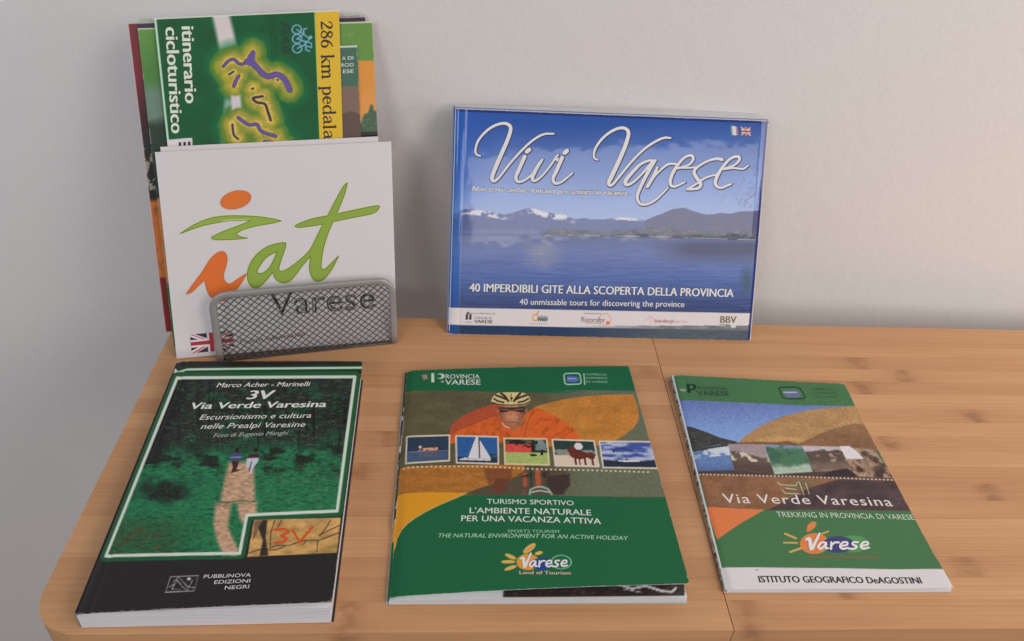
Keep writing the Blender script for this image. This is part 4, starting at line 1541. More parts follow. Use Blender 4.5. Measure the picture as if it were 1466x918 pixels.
text(sh, 'Escursionismo e cultura', (286.3, 602), (446, 599.2), 7.4, wc_, fc, bold=0.0, shear=0.22, name='subtitle')
text(sh, 'nelle Prealpi Varesine', (288.3, 615.2), (437.9, 612.2), 7.4, wc_, fc, bold=0.0, shear=0.22, name='subtitle')
text(sh, 'Foto di Eugenio Manghi', (306.7, 627.5), (414.4, 623.6), 5.6, (160, 170, 158), fc, bold=-0.004, shear=0.3, name='small_print')
for s_, A_, B_ in (('PUBBLINOVA', (294.2, 829.6), (361.3, 827.2)), ('EDIZIONI', (309.2, 837.7), (360.3, 835.4)),
                   ('NEGRI', (324.4, 845.6), (358.8, 843.6))):
    text(sh, s_, A_, B_, 5.0, (184, 184, 182), fc, bold=0.005, name='publisher_lettering')


def pz(x, y, z):
    return np.array([x, y, z])


def quadpt(c, u, v, z):
    """point under the cover at (u, v) with its own height"""
    P = (np.array(c[0]) * (1 - u) * v + np.array(c[1]) * u * v + np.array(c[2]) * u * (1 - v) + np.array(c[3]) * (1 - u) * (1 - v))
    return np.array([P[0], P[1], z])


C3 = [TLc, TRc, BRc, BLc]
ztop = {(0, 0): .0163, (1, 0): .0178, (1, 1): .0185, (0, 1): .0163}
bot = [quadpt(C3, u, v_, 0.0006) for u, v_ in ((0.004, 0.004), (0.985, 0.002), (0.985, 0.994), (0.004, 0.994))]
top = [quadpt(C3, u, v_, ztop[(round(u), round(v_))]) for u, v_ in ((0.004, 0.004), (0.985, 0.002), (0.985, 0.994), (0.004, 0.994))]
v, f = hexa(bot, top)
obj('page_block', v, f, M_edge, b3)
# pages fanned open under the cover: each one a sheet rising to the right
for k in range(7):
    a_ = k / 6.0
    uu, vv = np.meshgrid(np.linspace(0.01, 0.985, 12), np.linspace(0.003, 0.99, 4))
    z = np.zeros_like(uu)
    cz = sh.pos(uu, vv, -0.0006)[..., 2]
    bz = (0.0163 + (0.0178 - 0.0163) * uu) * (1 - vv) + (0.0163 + 0.0022 * uu) * vv
    fr = 0.62 + 0.38 * a_
    z = bz + (cz - bz) * fr * 0.97
    P = quadpt(C3, uu[..., None], vv[..., None], 0) if False else None
    pts = np.array([[quadpt(C3, uu[i, j], vv[i, j], z[i, j]) for j in range(12)] for i in range(4)])
    idx = np.arange(48).reshape(4, 12)
    qf = np.stack([idx[:-1, :-1], idx[:-1, 1:], idx[1:, 1:], idx[1:, :-1]], -1).reshape(-1, 4)
    low_ = pts - np.array([0, 0, 0.00035])
    V_ = np.concatenate([pts.reshape(-1, 3), low_.reshape(-1, 3)])
    ring = np.concatenate([idx[0, :], idx[1:, -1], idx[-1, -2::-1], idx[-2:0:-1, 0]])
    n_ = len(ring)
    sf = np.array([(ring[(i + 1) % n_], ring[i], ring[i] + 48, ring[(i + 1) % n_] + 48) for i in range(n_)])
    obj('page', V_, np.concatenate([qf, qf[:, ::-1] + 48, sf]), M_white, b3)
CBK = ((0.004, 0.007), (0.995, 0.005), (0.995, 0.994), (0.004, 0.994))
v, f = hexa([quadpt(C3, *a, 0.0001) for a in CBK], [quadpt(C3, *a, 0.0005) for a in CBK])
obj('back_cover', v, f, M_black, b3)
v, f = hexa([quadpt(C3, *a, 0.0002) for a in ((0, 0.006), (0.0035, 0.006), (0.0035, 1), (0, 1))],
            [quadpt(C3, *a, 0.0168) for a in ((0, 0.006), (0.0035, 0.006), (0.0035, 0.998), (0, 0.998))])
obj('spine', v, f, M_black, b3)

# ------------------------------------------------------------------ sports brochure in the middle
q = [(582.3, 531), (900, 524), (987.5, 835.8), (558, 854.7)]
CM = [(-.0845, .4965, .005), (.1158, .5183, .009), (.1364, .3026, .019), (-.0636, .2864, .006)]


def bow(u, v):
    return (0.0022 * np.sin(np.clip(u, 0, 1) * math.pi) * (1 - 0.4 * v) - 0.0022 * np.exp(-(u / 0.02) ** 2)
            + 0.0006 * np.sin(v * 7) * (1 - u))


sh = Sheet(*CM, q, bow)
mb = thing('brochure', 'green and orange sports brochure with a cyclist and five small photos, lying in the middle', 'brochure',
           (.03, .4, 0))
art = Art(sh, 0.00058, (22, 88, 57))
X, Y = art.X, art.Y


def cc(pts):
    return [(560 + x / 5.736, 520 + y / 5.736) for x, y in pts]


def cdd(pts):
    return [(740 + x / 5.564, 515 + y / 5.564) for x, y in pts]


def ce(pts):
    return [(555 + x / 4.48, 660 + y / 4.48) for x, y in pts]


def cf(pts):
    return [(740 + x / 4.478, 660 + y / 4.478) for x, y in pts]


n1 = fbm(X / 22, Y / 10, 201)
art.poly([(560, 558.8), (640, 560), (735, 563.5), (800, 564.5), (910, 563.5), (960, 712), (900, 713.8), (740, 711), (560, 711)],
         lambda a, b: np.array([84, 80, 58])[None, None, :] * (0.85 + 0.3 * n1)[..., None])
art.put((92, 98, 80), np.clip((X - 780) / 60, 0, 1) * (Y > 560) * (Y < 712.5) * 1.0)
art.put((96, 84, 60), np.clip((650 - X) / 60, 0, 1) * np.clip((Y - 575) / 30, 0, 1) * (Y < 630) * 0.3)
# big translucent arcs
art.poly(cdd([(140, 385), (250, 352), (400, 318), (520, 300), (640, 289), (780, 281), (925, 278), (962, 370), (972, 440), (968, 490),
              (930, 550), (850, 612), (780, 655), (600, 700), (140, 700)]),
         lambda a, b: np.array([168, 112, 50])[None, None, :] * (0.88 + 0.24 * n1)[..., None])
art.poly(cc([(480, 590), (485, 545), (500, 505), (550, 462), (620, 420), (700, 385), (780, 360), (860, 342), (950, 350), (950, 480), (600, 560)]),
         (156, 72, 48))
# cyclist: jersey, neck, face, helmet
fold = fbm((X + Y * .8) / 5, (Y - X * .8) / 22, 204)
jersey = lambda a, b: np.clip(np.array([192, 90, 40])[None, None, :] * (0.60 + 0.46 * fbm(X / 7, Y / 7, 203) + 0.30 * fold)[..., None], 0, 255)
art.poly(cc([(478, 640), (485, 590), (560, 555), (700, 500), (870, 440), (960, 430), (1100, 430), (1180, 370), (1260, 400), (1340, 440),
             (1440, 500), (1515, 560), (1560, 640), (1560, 660), (478, 660)]), jersey, soft=1.5)
art.line(cc([(1165, 400), (1120, 500), (1095, 610)]), 1.4, (140, 66, 40))
art.line(cc([(880, 450), (905, 540), (900, 620)]), 1.2, (160, 76, 42))
art.line(cc([(1000, 640), (985, 540)]), 1.0, (168, 80, 42))
for l in ([(740, 520), (790, 580)], [(1270, 440), (1310, 560)], [(620, 580), (700, 560)]):
    art.line(cc(l), 1.6, (170, 82, 40), soft=1.6, a=0.7)
art.poly(cc([(905, 460), (940, 520), (1010, 560), (1075, 520), (1110, 450)]), (150, 96, 66), soft=1.4)
art.line(cc([(915, 500), (945, 530), (975, 540)]), 1.3, (200, 184, 164))
art.ell(*cc([(990, 432)])[0], 17.5, 14.5, (176, 114, 82))
fx, fy = cc([(990, 432)])[0]
art.put((120, 74, 56), np.clip(np.abs(X - fx) / 9 - 0.75, 0, 1) * (np.hypot((X - fx) / 17.5, (Y - fy) / 14.5) < 1) * 0.9)
art.put((206, 150, 116), np.clip(1 - np.hypot((X - fx - 1) / 4.5, (Y - fy - 1) / 5), 0, 1) * 0.8)
art.put((110, 70, 54), np.clip(1 - np.abs(Y - fy - 11) / 4, 0, 1) * (np.abs(X - fx) < 11) * 0.55)
art.poly(cc([(875, 370), (1105, 370), (1085, 415), (1020, 405), (985, 395), (955, 408), (895, 412)]), (58, 40, 38), a=0.92)
art.line(cc([(900, 384), (965, 392)]), 1.0, (176, 130, 96), a=.7)
art.line(cc([(1010, 394), (1085, 384)]), 1.0, (176, 130, 96), a=.7)
art.line(cc([(955, 458), (1000, 466), (1035, 452)]), 1.1, (214, 200, 190))
art.line(cc([(955, 464), (1030, 460)]), 0.8, (110, 62, 50))
art.line(cc([(988, 405), (982, 432), (998, 434)]), 1.0, (140, 90, 66))
art.ell(*cc([(880, 400)])[0], 1.8, 3.5, (150, 92, 66))
art.ell(*cc([(1112, 400)])[0], 1.8, 3.5, (150, 92, 66))
art.poly(cc([(820, 320), (835, 285), (870, 255), (930, 248), (1060, 248), (1105, 258), (1140, 290), (1142, 330), (1100, 355), (985, 362), (880, 352)]),
         (192, 176, 124))
for l, wd in (([(845, 300), (880, 320), (925, 330)], 2.4), ([(862, 272), (900, 285), (945, 305)], 2.8), ([(905, 258), (935, 280), (962, 318)], 3.2),
              ([(1128, 300), (1090, 322), (1045, 330)], 2.4), ([(1112, 272), (1070, 285), (1025, 305)], 2.8), ([(1060, 256), (1035, 285), (1010, 318)], 3.2),
              ([(985, 262), (985, 320)], 1.2), ([(835, 330), (880, 346), (985, 354), (1095, 346), (1138, 325)], 1.6)):
    art.line(cc(l), wd, (50, 38, 34))
art.ell(*cc([(990, 296)])[0], 1.6, 1.6, (30, 26, 26))
# below the row of photos
curve = ce([(30, 600), (45, 550), (60, 490), (90, 440), (130, 400), (180, 365), (240, 330), (300, 300), (370, 270), (440, 242), (500, 215),
            (570, 190), (650, 165), (740, 138), (830, 110), (880, 100), (880, 30), (0, 30), (0, 600)])
art.poly(curve, lambda a, b: np.array([150, 98, 46])[None, None, :] * (0.86 + 0.28 * fbm(X / 16, Y / 5, 205))[..., None])
art.poly(ce([(30, 600), (45, 550), (60, 490), (90, 440), (130, 400), (180, 365), (240, 330), (300, 300), (370, 270), (440, 242), (512, 211),
             (400, 207), (250, 203), (75, 207), (0, 215), (0, 600)]), (206, 142, 40))
art.line(ce([(45, 552), (60, 492), (90, 442), (130, 402), (180, 367), (240, 332), (300, 302), (370, 272), (440, 244), (512, 212)]), 1.0, (226, 190, 110), a=0.7)
art.poly(ce([(512, 212), (570, 190), (650, 165), (740, 138), (830, 110), (880, 70), (1150, 60), (1140, 228), (880, 228), (700, 226)]), (78, 70, 56), soft=1.5)
art.poly(ce([(615, 50), (800, 60), (800, 130), (700, 150), (650, 160)]), (118, 70, 44), soft=2)
art.poly(ce([(700, 120), (780, 125), (770, 180), (730, 215), (690, 215), (670, 180)]), (96, 58, 44), soft=2)
for l, wd, c in (([(880, 95), (885, 160)], 6, (150, 74, 52)), ([(965, 75), (970, 160)], 7, (158, 78, 54)),
                 ([(870, 110), (930, 95)], 2.4, (40, 36, 34)), ([(1010, 95), (1060, 140)], 8, (56, 44, 40)),
                 ([(1040, 70), (1020, 150), (1060, 190)], 5, (70, 58, 50)), ([(920, 60), (925, 170)], 2.6, (50, 50, 42))):
    art.line(ce(l), wd, c, soft=1.5)
art.poly(cf([(200, 110), (340, 90), (345, 165), (290, 225), (240, 225), (200, 170)]), (60, 48, 44), soft=2.5)
art.line(cf([(85, 225), (90, 195), (125, 178), (165, 176), (205, 192), (228, 225)]), 2.4, (132, 158, 144))
art.line(cf([(95, 212), (150, 200), (215, 212)]), 1.5, (176, 190, 180))
art.ell(*cf([(48, 215)])[0], 3, 4, (100, 70, 58))
art.poly([(553, 745), (600, 745), (600, 900), (540, 900)], (20, 80, 52), a=0.0)
# dotted line
pd = catmull([(577.3, 669.3, 0), (610, 668.0, 0), (680, 669, 0), (730, 671.5, 0), (778, 674, 0), (850, 675.2, 0), (934, 677, 0)], 30)
d_acc, last = 0, pd[0]
seg = np.concatenate([[0], np.cumsum(np.hypot(*np.diff(pd[:, :2], axis=0).T))])
for s_ in np.arange(1, seg[-1], 6.6):
    art.ell(np.interp(s_, seg, pd[:, 0]), np.interp(s_, seg, pd[:, 1]), 1.6, 1.15, (216, 200, 168))


def thumb(quad, kind, frame_c=(202, 192, 172), wd=2.2):
    global X, Y
    Hq = homography(quad, [(0, 1), (1, 1), (1, 0), (0, 0)])
    a, b = apply_h(Hq, art.X, art.Y)
    n = fbm(a * 7, b * 7, 300 + kind)
    sky_ = {0: (44, 56, 76), 1: (44, 84, 138), 2: (40, 40, 36), 3: (42, 58, 54), 4: (60, 78, 140)}[kind]
    art.poly(quad, sky_)
    ins = np.clip(0.5 - art.sd(quad, 3), 0, 1)

    def at(mask, c, al=1.0):
        art.put(c, np.clip(mask, 0, 1) * ins * al)
    if kind == 0:
        at((0.42 - b) * 30, (64, 80, 106))
        at((np.abs(b - 0.40) < 0.02) * 1.0, (120, 130, 150), .6)
        nf = fbm(a * 22, b * 14, 377)
        at(((b > 0.43) & (b < 0.53) & (a > .28) & (a < .72) & (nf > .40)) * 1.0, (206, 150, 116))
        at(((np.hypot((a - .31) * 1.6, b - .58) < 0.055)) * 1.0, (216, 196, 170))
        at((np.abs(a - .5) < .2) * np.clip(1 - np.abs(b - .27) / .14, 0, 1) * (nf > .45), (120, 88, 82), .6)
    if kind == 1:
        at((0.24 - b) * 30, (36, 46, 66))
        at(((b > 0.17) & (b < 0.36) & (a > .74) & (n > .4)) * 1.0, (42, 58, 48))
        sail1 = (a > 0.28 + (b - .2) * .25) & (a < 0.53 + (b - .2) * 0.0) & (b > .2) & (b < .2 + (a - .28) * 4.2) & (b < 1.0)
        at(sail1 * 1.0, (206, 204, 206))
        sail2 = (a > .57) & (b > .2) & (b < .2 + (0.82 - a) * 2.6)
        at(sail2 * 1.0, (196, 194, 196))
        at(((b > 0.1) & (b < 0.2) & (a > .06) & (a < .82) & (b < .1 + a * .5)) * 1.0, (176, 176, 178))
        at((np.abs(a - .55) < 0.012) * (b > .18), (70, 70, 74))
    if kind == 2:
        at((0.48 - b) * 30, (148, 162, 96))
        at(((b > 0.46) & (b < 0.78) & (a < .62) & (n > .36)) * 1.0, (190, 70, 62))
        at(((b > 0.8) & (n > .5)) * 1.0, (80, 80, 62))
        at(((b > 0.55) & (a > .72) & (n > .45)) * 1.0, (120, 140, 136), .8)
        at((np.hypot(a - .85, (b - .42) * .5) < .035) * 1.0, (34, 46, 52))
        at((np.hypot((a - .66) * .6, b - .36) < .05) * 1.0, (30, 30, 30))
    if kind == 3:
        at((0.42 - b) * 30, (196, 180, 160))
        at(((b > 0.40) & (b < 0.62) & (n > .45)) * 1.0, (140, 142, 134), .8)
        horse = (np.hypot((a - .58) / .22, (b - .42) / .16) < 1) | (np.hypot((a - .43) / .1, (b - .58) / .16) < 1)
        leg = (b < .42) & (b > .04) & ((np.abs(a - .47) < .025) | (np.abs(a - .57) < .02) | (np.abs(a - .7) < .025) | (np.abs(a - .88) < .025))
        at((horse | leg | (np.hypot((a - .86) / .1, (b - .4) / .14) < 1)) * 1.0, (92, 46, 36))
        at((np.hypot((a - .6) / .1, (b - .76) / .14) < 1) * 1.0, (212, 206, 208))
        at((np.hypot((a - .6) / .05, (b - .95) / .05) < 1) * 1.0, (90, 66, 58))
    if kind == 4:
        cl = fbm(a * 3, b * 9, 340)
        at((cl - .42) * 5 + (0.6 - b) * 1.2, (172, 176, 192), .85)
        at((0.26 - b + 0.1 * n) * 16, (40, 46, 60))
        at(((np.abs(b - .25) < .03) & (a > .3) & (a < .7)) * 1.0, (190, 194, 200))
        wing = (np.abs(np.hypot((a - .42) / .18, (b - .58) / .13) - 1) < .14) & (b > .58)
        at(wing * 1.0, (42, 54, 92))
        at((np.hypot((a - .47) / .02, (b - .33) / .03) < 1) * 1.0, (36, 36, 40))
    art.line(list(quad) + [quad[0]], wd, frame_c)


thumb([(582.4, 623.7), (643.7, 623.2), (643.7, 659.8), (581.2, 662.3)], 0)
thumb([(653.3, 624.3), (713.4, 626.7), (714.3, 665.6), (654.1, 663)], 1)
thumb([(722.1, 629), (783.1, 630.2), (787.1, 667.8), (723.9, 666)], 2, (206, 190, 150))
thumb([(791.2, 631), (850.5, 632.7), (857.7, 669.6), (795.7, 668.7)], 3)
thumb([(858.3, 633.3), (932, 633.0), (942, 671), (864, 671)], 4)
# emblems on the head band
art.poly([(604, 537.5), (611, 536.5), (613, 543), (606, 544.5)], (150, 112, 110), soft=2)
art.poly(cc([(330, 88), (352, 86), (355, 160), (330, 162)]), (186, 204, 184))
art.ell(*cc([(405, 112)])[0], 6.2, 3.8, (186, 204, 184))
art.ell(*cc([(392, 112)])[0], 4.2, 2.6, (22, 88, 57))
cam_q = cdd([(372, 118), (500, 114), (514, 200), (382, 206)])


def rr_line(a_, quad, wd, c, r=0.2):
    Hq = homography([(0, 1), (1, 1), (1, 0), (0, 0)], quad)
    pts = []
    for cx, cy, s0 in ((1 - r, 1 - r, 0), (r, 1 - r, 90), (r, r, 180), (1 - r, r, 270)):
        for g in range(0, 91, 18):
            t = math.radians(s0 + g)
            pts.append(tuple(float(z) for z in apply_h(Hq, cx + r * math.cos(t), cy + r * math.sin(t))))
    a_.line(pts + [pts[0]], wd, c)


rr_line(art, cam_q, 1.5, (170, 196, 178))
art.poly(cdd([(398, 140), (462, 140), (490, 150), (490, 176), (470, 184), (398, 184)]), (86, 100, 164), soft=1.2)
art.line(cdd([(405, 158), (466, 158)]), 0.8, (180, 188, 206))
art.line(cdd([(533, 118), (540, 204)]), 1.5, (160, 190, 170))
# sun, lake and hill emblem
P = lambda x, y: ce([(x, y)])[0]
art.ell(*P(905, 660), 16, 11.5, (226, 158, 66))
for (x_, y_), rx, ry, an in ((P(915, 573), 10.5, 4.2, -38), (P(795, 625), 8.5, 2.6, 24), (P(780, 658), 10, 2.4, 0), (P(795, 697), 9, 2.6, -18), (P(975, 603), 5.6, 2.4, -12)):
    art.ell(x_, y_, rx, ry, (222, 180, 96), ang=an)
art.ell(P(915, 573)[0], P(915, 573)[1], 6.5, 1.8, (190, 120, 60), ang=-38, a=0.6)
art.ell(*cf([(165, 672)])[0], 14.5, 8.8, (36, 62, 128))
art.ell(*cf([(290, 660)])[0], 14.2, 9.6, (20, 90, 60))
art.ell(*cf([(290, 660)])[0], 14.2, 9.6, (130, 176, 146), ring=1.1)
art.mul(1 + (fbm(X / 1.7, Y / 1.7, 999, 2) - 0.5) * 0.20 * (Y > 560) * (Y < 712))
art.C = np.clip(art.C, 0, 235)
fc = cover('front_cover', art, 0.0003, M_satin, mb, (214, 214, 210))
gw = (206, 214, 204)
text(sh, 'ROVINCIA', (638, 543.2), (686.6, 543.6), 6.0, gw, fc, bold=0.004, name='small_print')
text(sh, 'di', (631.5, 548.6), (635.5, 548.6), 3, gw, fc, name='small_print')
text(sh, 'VARESE', (637, 551.8), (688, 552.2), 7.0, gw, fc, bold=0.01, name='small_print')
for s_, y_, x1_ in (('CAMERA DI', 538.6, 868), ('COMMERCIO', 543.8, 869.5), ('DI VARESE', 549.2, 870)):
    text(sh, s_, (839.2, y_), (x1_, y_), 2.9, (130, 172, 146), fc, name='small_print')
text(sh, 'TURISMO SPORTIVO', (697.9, 723.2), (822.2, 726.1), 6.7, gw, fc, bold=0.004, name='title')
text(sh, "L'AMBIENTE NATURALE", (672.9, 736.6), (847.4, 740.4), 8.0, gw, fc, bold=0.012, name='title')
text(sh, 'PER UNA VACANZA ATTIVA', (661, 747.9), (861.4, 752.6), 8.0, gw, fc, bold=0.012, name='title')
text(sh, 'SPORTS TOURISM', (728, 765.2), (801.6, 765.8), 4.2, (130, 176, 146), fc, name='subtitle')
text(sh, 'THE NATURAL ENVIRONMENT FOR AN ACTIVE HOLIDAY', (628.2, 770.9), (900.5, 775.2), 5.7, (150, 188, 162), fc, shear=0.2, name='subtitle')
text(sh, 'Land of Tourism', (745, 824.6), (818.5, 825.4), 4.6, (216, 190, 168), fc, bold=0.02, name='small_print')
brush = {
    'V': [[(0, .62, .10), (.13, .62, .16), (.24, .0, .15), (.36, .5, .12), (.46, .98, .09)]],
    'a': [[(.33, .40, .08), (.16, .40, .09), (.06, .16, .11), (.18, .02, .10), (.33, .34, .09), (.33, .06, .10), (.44, .04, .07)]],
    'r': [[(.05, .42, .09), (.07, .0, .10)], [(.07, .22, .08), (.18, .40, .09), (.32, .40, .09)]],
    'e': [[(.05, .18, .08), (.28, .24, .09), (.28, .40, .09), (.13, .40, .09), (.05, .16, .10), (.16, .0, .10), (.36, .06, .08)]],
    's': [[(.30, .42, .08), (.12, .40, .09), (.12, .26, .09), (.26, .14, .10), (.20, .0, .09), (.0, .0, .08)]],
}


def brush_word(sheet, A, B, em, parent, color=(222, 220, 222), e=0.00022):
    adv = {'V': .42, 'a': .46, 'r': .34, 'e': .38, 's': .36}
    tot = sum(adv[c] for c in 'Varese')
    A, B = np.array(A, float), np.array(B, float)
    d = (B - A) / tot
    sx = np.linalg.norm(d)
    up = np.array([0.12, -1.0])
    x, strokes = 0, []
    for c in 'Varese':
        for st in brush[c]:
            strokes.append([(*(A + d * (x + a) + up * em * b), w_ * (sx * .5 + em * .6)) for a, b, w_ in st])
        x += adv[c]
    return ribbon(sheet, strokes, e, 'emblem_lettering', ink(color), parent, n=5)


brush_word(sh, (745.5, 815), (814, 813.5), 20, fc)

# inner pages: lower edge visible under the lifted cover
CP = [(-.0838, .4960, .0035), (.1158, .5180, .0042), (.1372, .3012, .0048), (-.0640, .2852, .0036)]
sp_ = Sheet(*CP, [(582, 531), (900, 524), (988, 860), (557, 861)], lambda u, v: 0.0012 * np.sin(u * math.pi) * np.exp(-((u - .1) / .25) ** 2) - 0.0012 * np.exp(-(u / 0.015) ** 2))
art = Art(sp_, 0.0009, (196, 204, 206))
X, Y = art.X, art.Y
art.poly([(717, 780), (984, 780), (984, 856.5), (717, 857.5)], (52, 46, 46))
n1 = fbm(X / 7, Y / 3, 401)
art.put((84, 76, 72), (n1 - .50) * 2.5 * (X > 719) * (X < 983) * (Y < 856))
art.line([(880, 838), (905, 846), (925, 842), (950, 850), (965, 851), (970, 846)], 3.4, (186, 186, 190))
art.line([(892, 846), (920, 852)], 1.4, (160, 160, 166))
cover('page', art, 0.0003, M_satin, mb)
for k, (z_, sh_) in enumerate(((0.0026, 0.0010), (0.0018, 0.0), (0.0010, 0.0016))):
    c_ = [(x, y_ - sh_ * (0.6 if i > 1 else 0), z_ * (1 if i in (0, 3) else 1.15)) for i, (x, y_, _) in enumerate(CP)]
    v, f = hexa([np.array(c_[i]) - np.array([0, 0, .00035]) for i in (3, 2, 1, 0)], [c_[i] for i in (3, 2, 1, 0)])
    obj('page', v, f, M_white, mb)
c_ = [(-.0868, .4966, .0004), (.1165, .5186, .0004), (.1376, .2994, .0004), (-.0662, .2845, .0004)]
v, f = hexa([np.array(c_[i]) - np.array([0, 0, .0003]) for i in (3, 2, 1, 0)], [c_[i] for i in (3, 2, 1, 0)])
obj('back_cover', v, f, plain('pale_green_cover', (0.45, 0.53, 0.48), 0.4), mb)
# folded back of the brochure: printed strip curving down at the spine
def spine_strip(name, c, z_top, art_fn, parent, out=0.0022, nseg=6, step=0.0012, edge_c=(60, 60, 56), mat=None):
    """rounded fold along the left edge from z_top down to the table"""
    p0, p1 = np.array(c[0]), np.array(c[3])
    L_ = np.linalg.norm((p1 - p0)[:2])
    nl = int(L_ / step)
    ts = np.linspace(0, 1, nl)
    dr = (p1 - p0) / np.linalg.norm(p1 - p0)
    sd_ = np.array([dr[1], -dr[0], 0])
    if sd_[0] > 0:
        sd_ = -sd_
    V_, C_ = [], []
    for k in range(nseg + 1):
        t = math.pi * k / nseg
        for s_ in ts:
            zt = z_top[0] * (1 - s_) + z_top[1] * s_
            P_ = p0 * (1 - s_) + p1 * s_
            V_.append((P_[0] + sd_[0] * out * math.sin(t), P_[1] + sd_[1] * out * math.sin(t), zt / 2 + zt / 2 * math.cos(t) + 0.0002))
            C_.append(art_fn(s_, k / nseg))
    idx = np.arange((nseg + 1) * nl).reshape(nseg + 1, nl)
    qf = np.stack([idx[:-1, :-1], idx[1:, :-1], idx[1:, 1:], idx[:-1, 1:]], -1).reshape(-1, 4)
    return obj(name, V_, qf, mat or M_satin, parent, albedo(np.array(C_)), smooth=True)


def mid_spine(s_, k):
    if s_ > 0.72:
        return (22, 82, 54) if s_ > .8 else (190, 140, 60)
    n = vnoise(np.array(s_ * 60.0), np.array(k * 3.0), 5)
    return (184, 180, 176) if (n > 0.72 and s_ > .2) else (64, 54, 48)


spine_strip('spine', CM, (0.0032, 0.0040), mid_spine, mb, out=0.0016)

# ------------------------------------------------------------------ trekking guide at the right
q = [(963.6, 537), (1208, 551), (1362.5, 845), (1041, 845)]
CR = [(.1561, .5127, .007), (.314, .5176, .005), (.3275, .3217, .0038), (.1663, .3095, .0042)]
sh = Sheet(*CR, q, lambda u, v: 0.0008 * np.sin(u * math.pi) - 0.0008 * np.exp(-(u / 0.015) ** 2)
           + 0.0022 * np.exp(-((1 - u) ** 2 + v ** 2) / 0.02) + 0.0014 * np.exp(-((1 - u) ** 2 + (1 - v) ** 2) / 0.015))
rg = thing('guide_book', 'thin green trekking guide with mountain pictures and white foot band, lying at the right', 'guide book',
           (.24, .41, 0))
art = Art(sh, 0.00058, (66, 104, 70))
X, Y = art.X, art.Y


def cg(pts):
    return [(955 + x / 4.376, 535 + y / 4.376) for x, y in pts]


def ch_(pts):
    return [(1000 + x / 3.962, 670 + y / 3.962) for x, y in pts]


n1 = fbm(X / 18, Y / 8, 501)
art.poly(cg([(40, 160), (400, 178), (800, 198), (1230, 204), (1330, 470), (120, 470)]),
         lambda a, b: (np.array([92, 108, 158])[None, None, :] * (1 - np.clip((Y - 575) / 55, 0, 1)[..., None])
                       + np.array([122, 152, 200])[None, None, :] * np.clip((Y - 575) / 55, 0, 1)[..., None]))
art.poly(cg([(455, 425), (500, 385), (560, 345), (640, 305), (720, 272), (800, 250), (900, 228), (1020, 213), (1150, 204), (1260, 200), (1360, 470), (455, 470)]),
         lambda a, b: np.array([154, 122, 84])[None, None, :] * (0.9 + 0.2 * n1)[..., None])
art.poly(cg([(820, 445), (880, 415), (960, 375), (1040, 345), (1110, 325), (1180, 308), (1230, 316), (1300, 440), (1340, 480), (820, 480)]),
         lambda a, b: np.array([122, 92, 68])[None, None, :] * (0.85 + 0.3 * n1)[..., None])
art.poly(cg([(560, 412), (620, 398), (700, 392), (780, 396), (850, 400), (870, 420), (560, 430)]), (176, 138, 90), soft=2, a=.8)
art.poly(cg([(440, 428), (560, 425), (700, 428), (760, 420), (830, 440), (830, 450), (440, 450)]), (112, 78, 56), soft=2)
art.poly(cg([(95, 315), (160, 330), (250, 362), (340, 398), (440, 422), (450, 445), (330, 440), (150, 470), (120, 470)]),
         lambda a, b: np.array([62, 64, 62])[None, None, :] * (0.75 + 0.5 * fbm(X / 5, Y / 3, 503))[..., None])
# dark hills under the picture row and brown band
art.poly(cg([(185, 600), (420, 595), (680, 610), (930, 600), (1060, 590), (1130, 588), (1400, 625), (1430, 665), (205, 630)]), (74, 62, 58), soft=1)
rowx = [(cg([(150, 468), (385, 436), (425, 598), (185, 602)]), 0), (cg([(385, 436), (615, 440), (682, 625), (425, 598)]), 1),
        (cg([(615, 440), (850, 450), (918, 612), (680, 628)]), 2), (cg([(850, 450), (1090, 455), (1180, 600), (930, 612)]), 3),
        (cg([(1090, 455), (1290, 470), (1425, 650), (1180, 640)]), 4)]
for qd, kd in rowx:
    Hq = homography(qd, [(0, 1), (1, 1), (1, 0), (0, 0)])
    a, b = apply_h(Hq, art.X, art.Y)
    n = fbm(a * 5, b * 5, 520 + kd, 5)
    ins = np.clip(0.5 - art.sd(qd, 3), 0, 1)
    at = lambda m_, c, al=1.0: art.put(c, np.clip(m_, 0, 1) * ins * al)
    if kd == 0:
        at(np.ones_like(a), (92, 116, 158))
        at((b - .84 + .2 * (n - .5)) * 20, (56, 58, 60))
        at((n - .46) * 8 * (b > .58) * (b < .92), (196, 204, 214))
        at((.35 - b) * 3, (70, 92, 136), .7)
    if kd == 1:
        at(np.ones_like(a), (142, 128, 132))
        at((.78 - b - .25 * a + .2 * (n - .5)) * 16, (92, 80, 72))
        at((n - .52) * 10 * (b > .35) * (b < .68), (186, 174, 160))
        at((.36 - b) * 6, (74, 62, 60), .7)
    if kd == 2:
        at(np.ones_like(a), (110, 130, 148))
        at((.9 - b + .1 * (n - .5)) * 20, (70, 108, 84))
        at((n - .5) * 6, (60, 88, 78), .8)
        at((.34 - b + .3 * (n - .5)) * 8, (150, 164, 150))
    if kd == 3:
        at(np.ones_like(a), (168, 160, 164))
        at((.86 - b + .3 * (n - .5)) * 16, (82, 70, 66))
        at((n - .54) * 8 * (b < .7), (142, 122, 108))
        at((.45 - b) * 4, (118, 100, 88), .7)
    if kd == 4:
        at(np.ones_like(a), (104, 84, 70))
        at((n - .48) * 7, (150, 126, 110))
        at((.48 - n) * 7, (62, 54, 52))
art.poly(cg([(1083, 452), (1140, 450), (1185, 480), (1232, 530), (1125, 532)]), (204, 200, 202))
art.poly(cg([(970, 640), (1040, 605), (1130, 590), (1200, 640)]), (54, 46, 50), soft=1.5)
art.poly(ch_([(0, 26), (300, 40), (700, 55), (1115, 62), (1215, 240), (600, 236), (380, 232), (50, 220)]),
         lambda a, b: np.array([122, 88, 66])[None, None, :] * (0.85 + 0.3 * n1)[..., None])
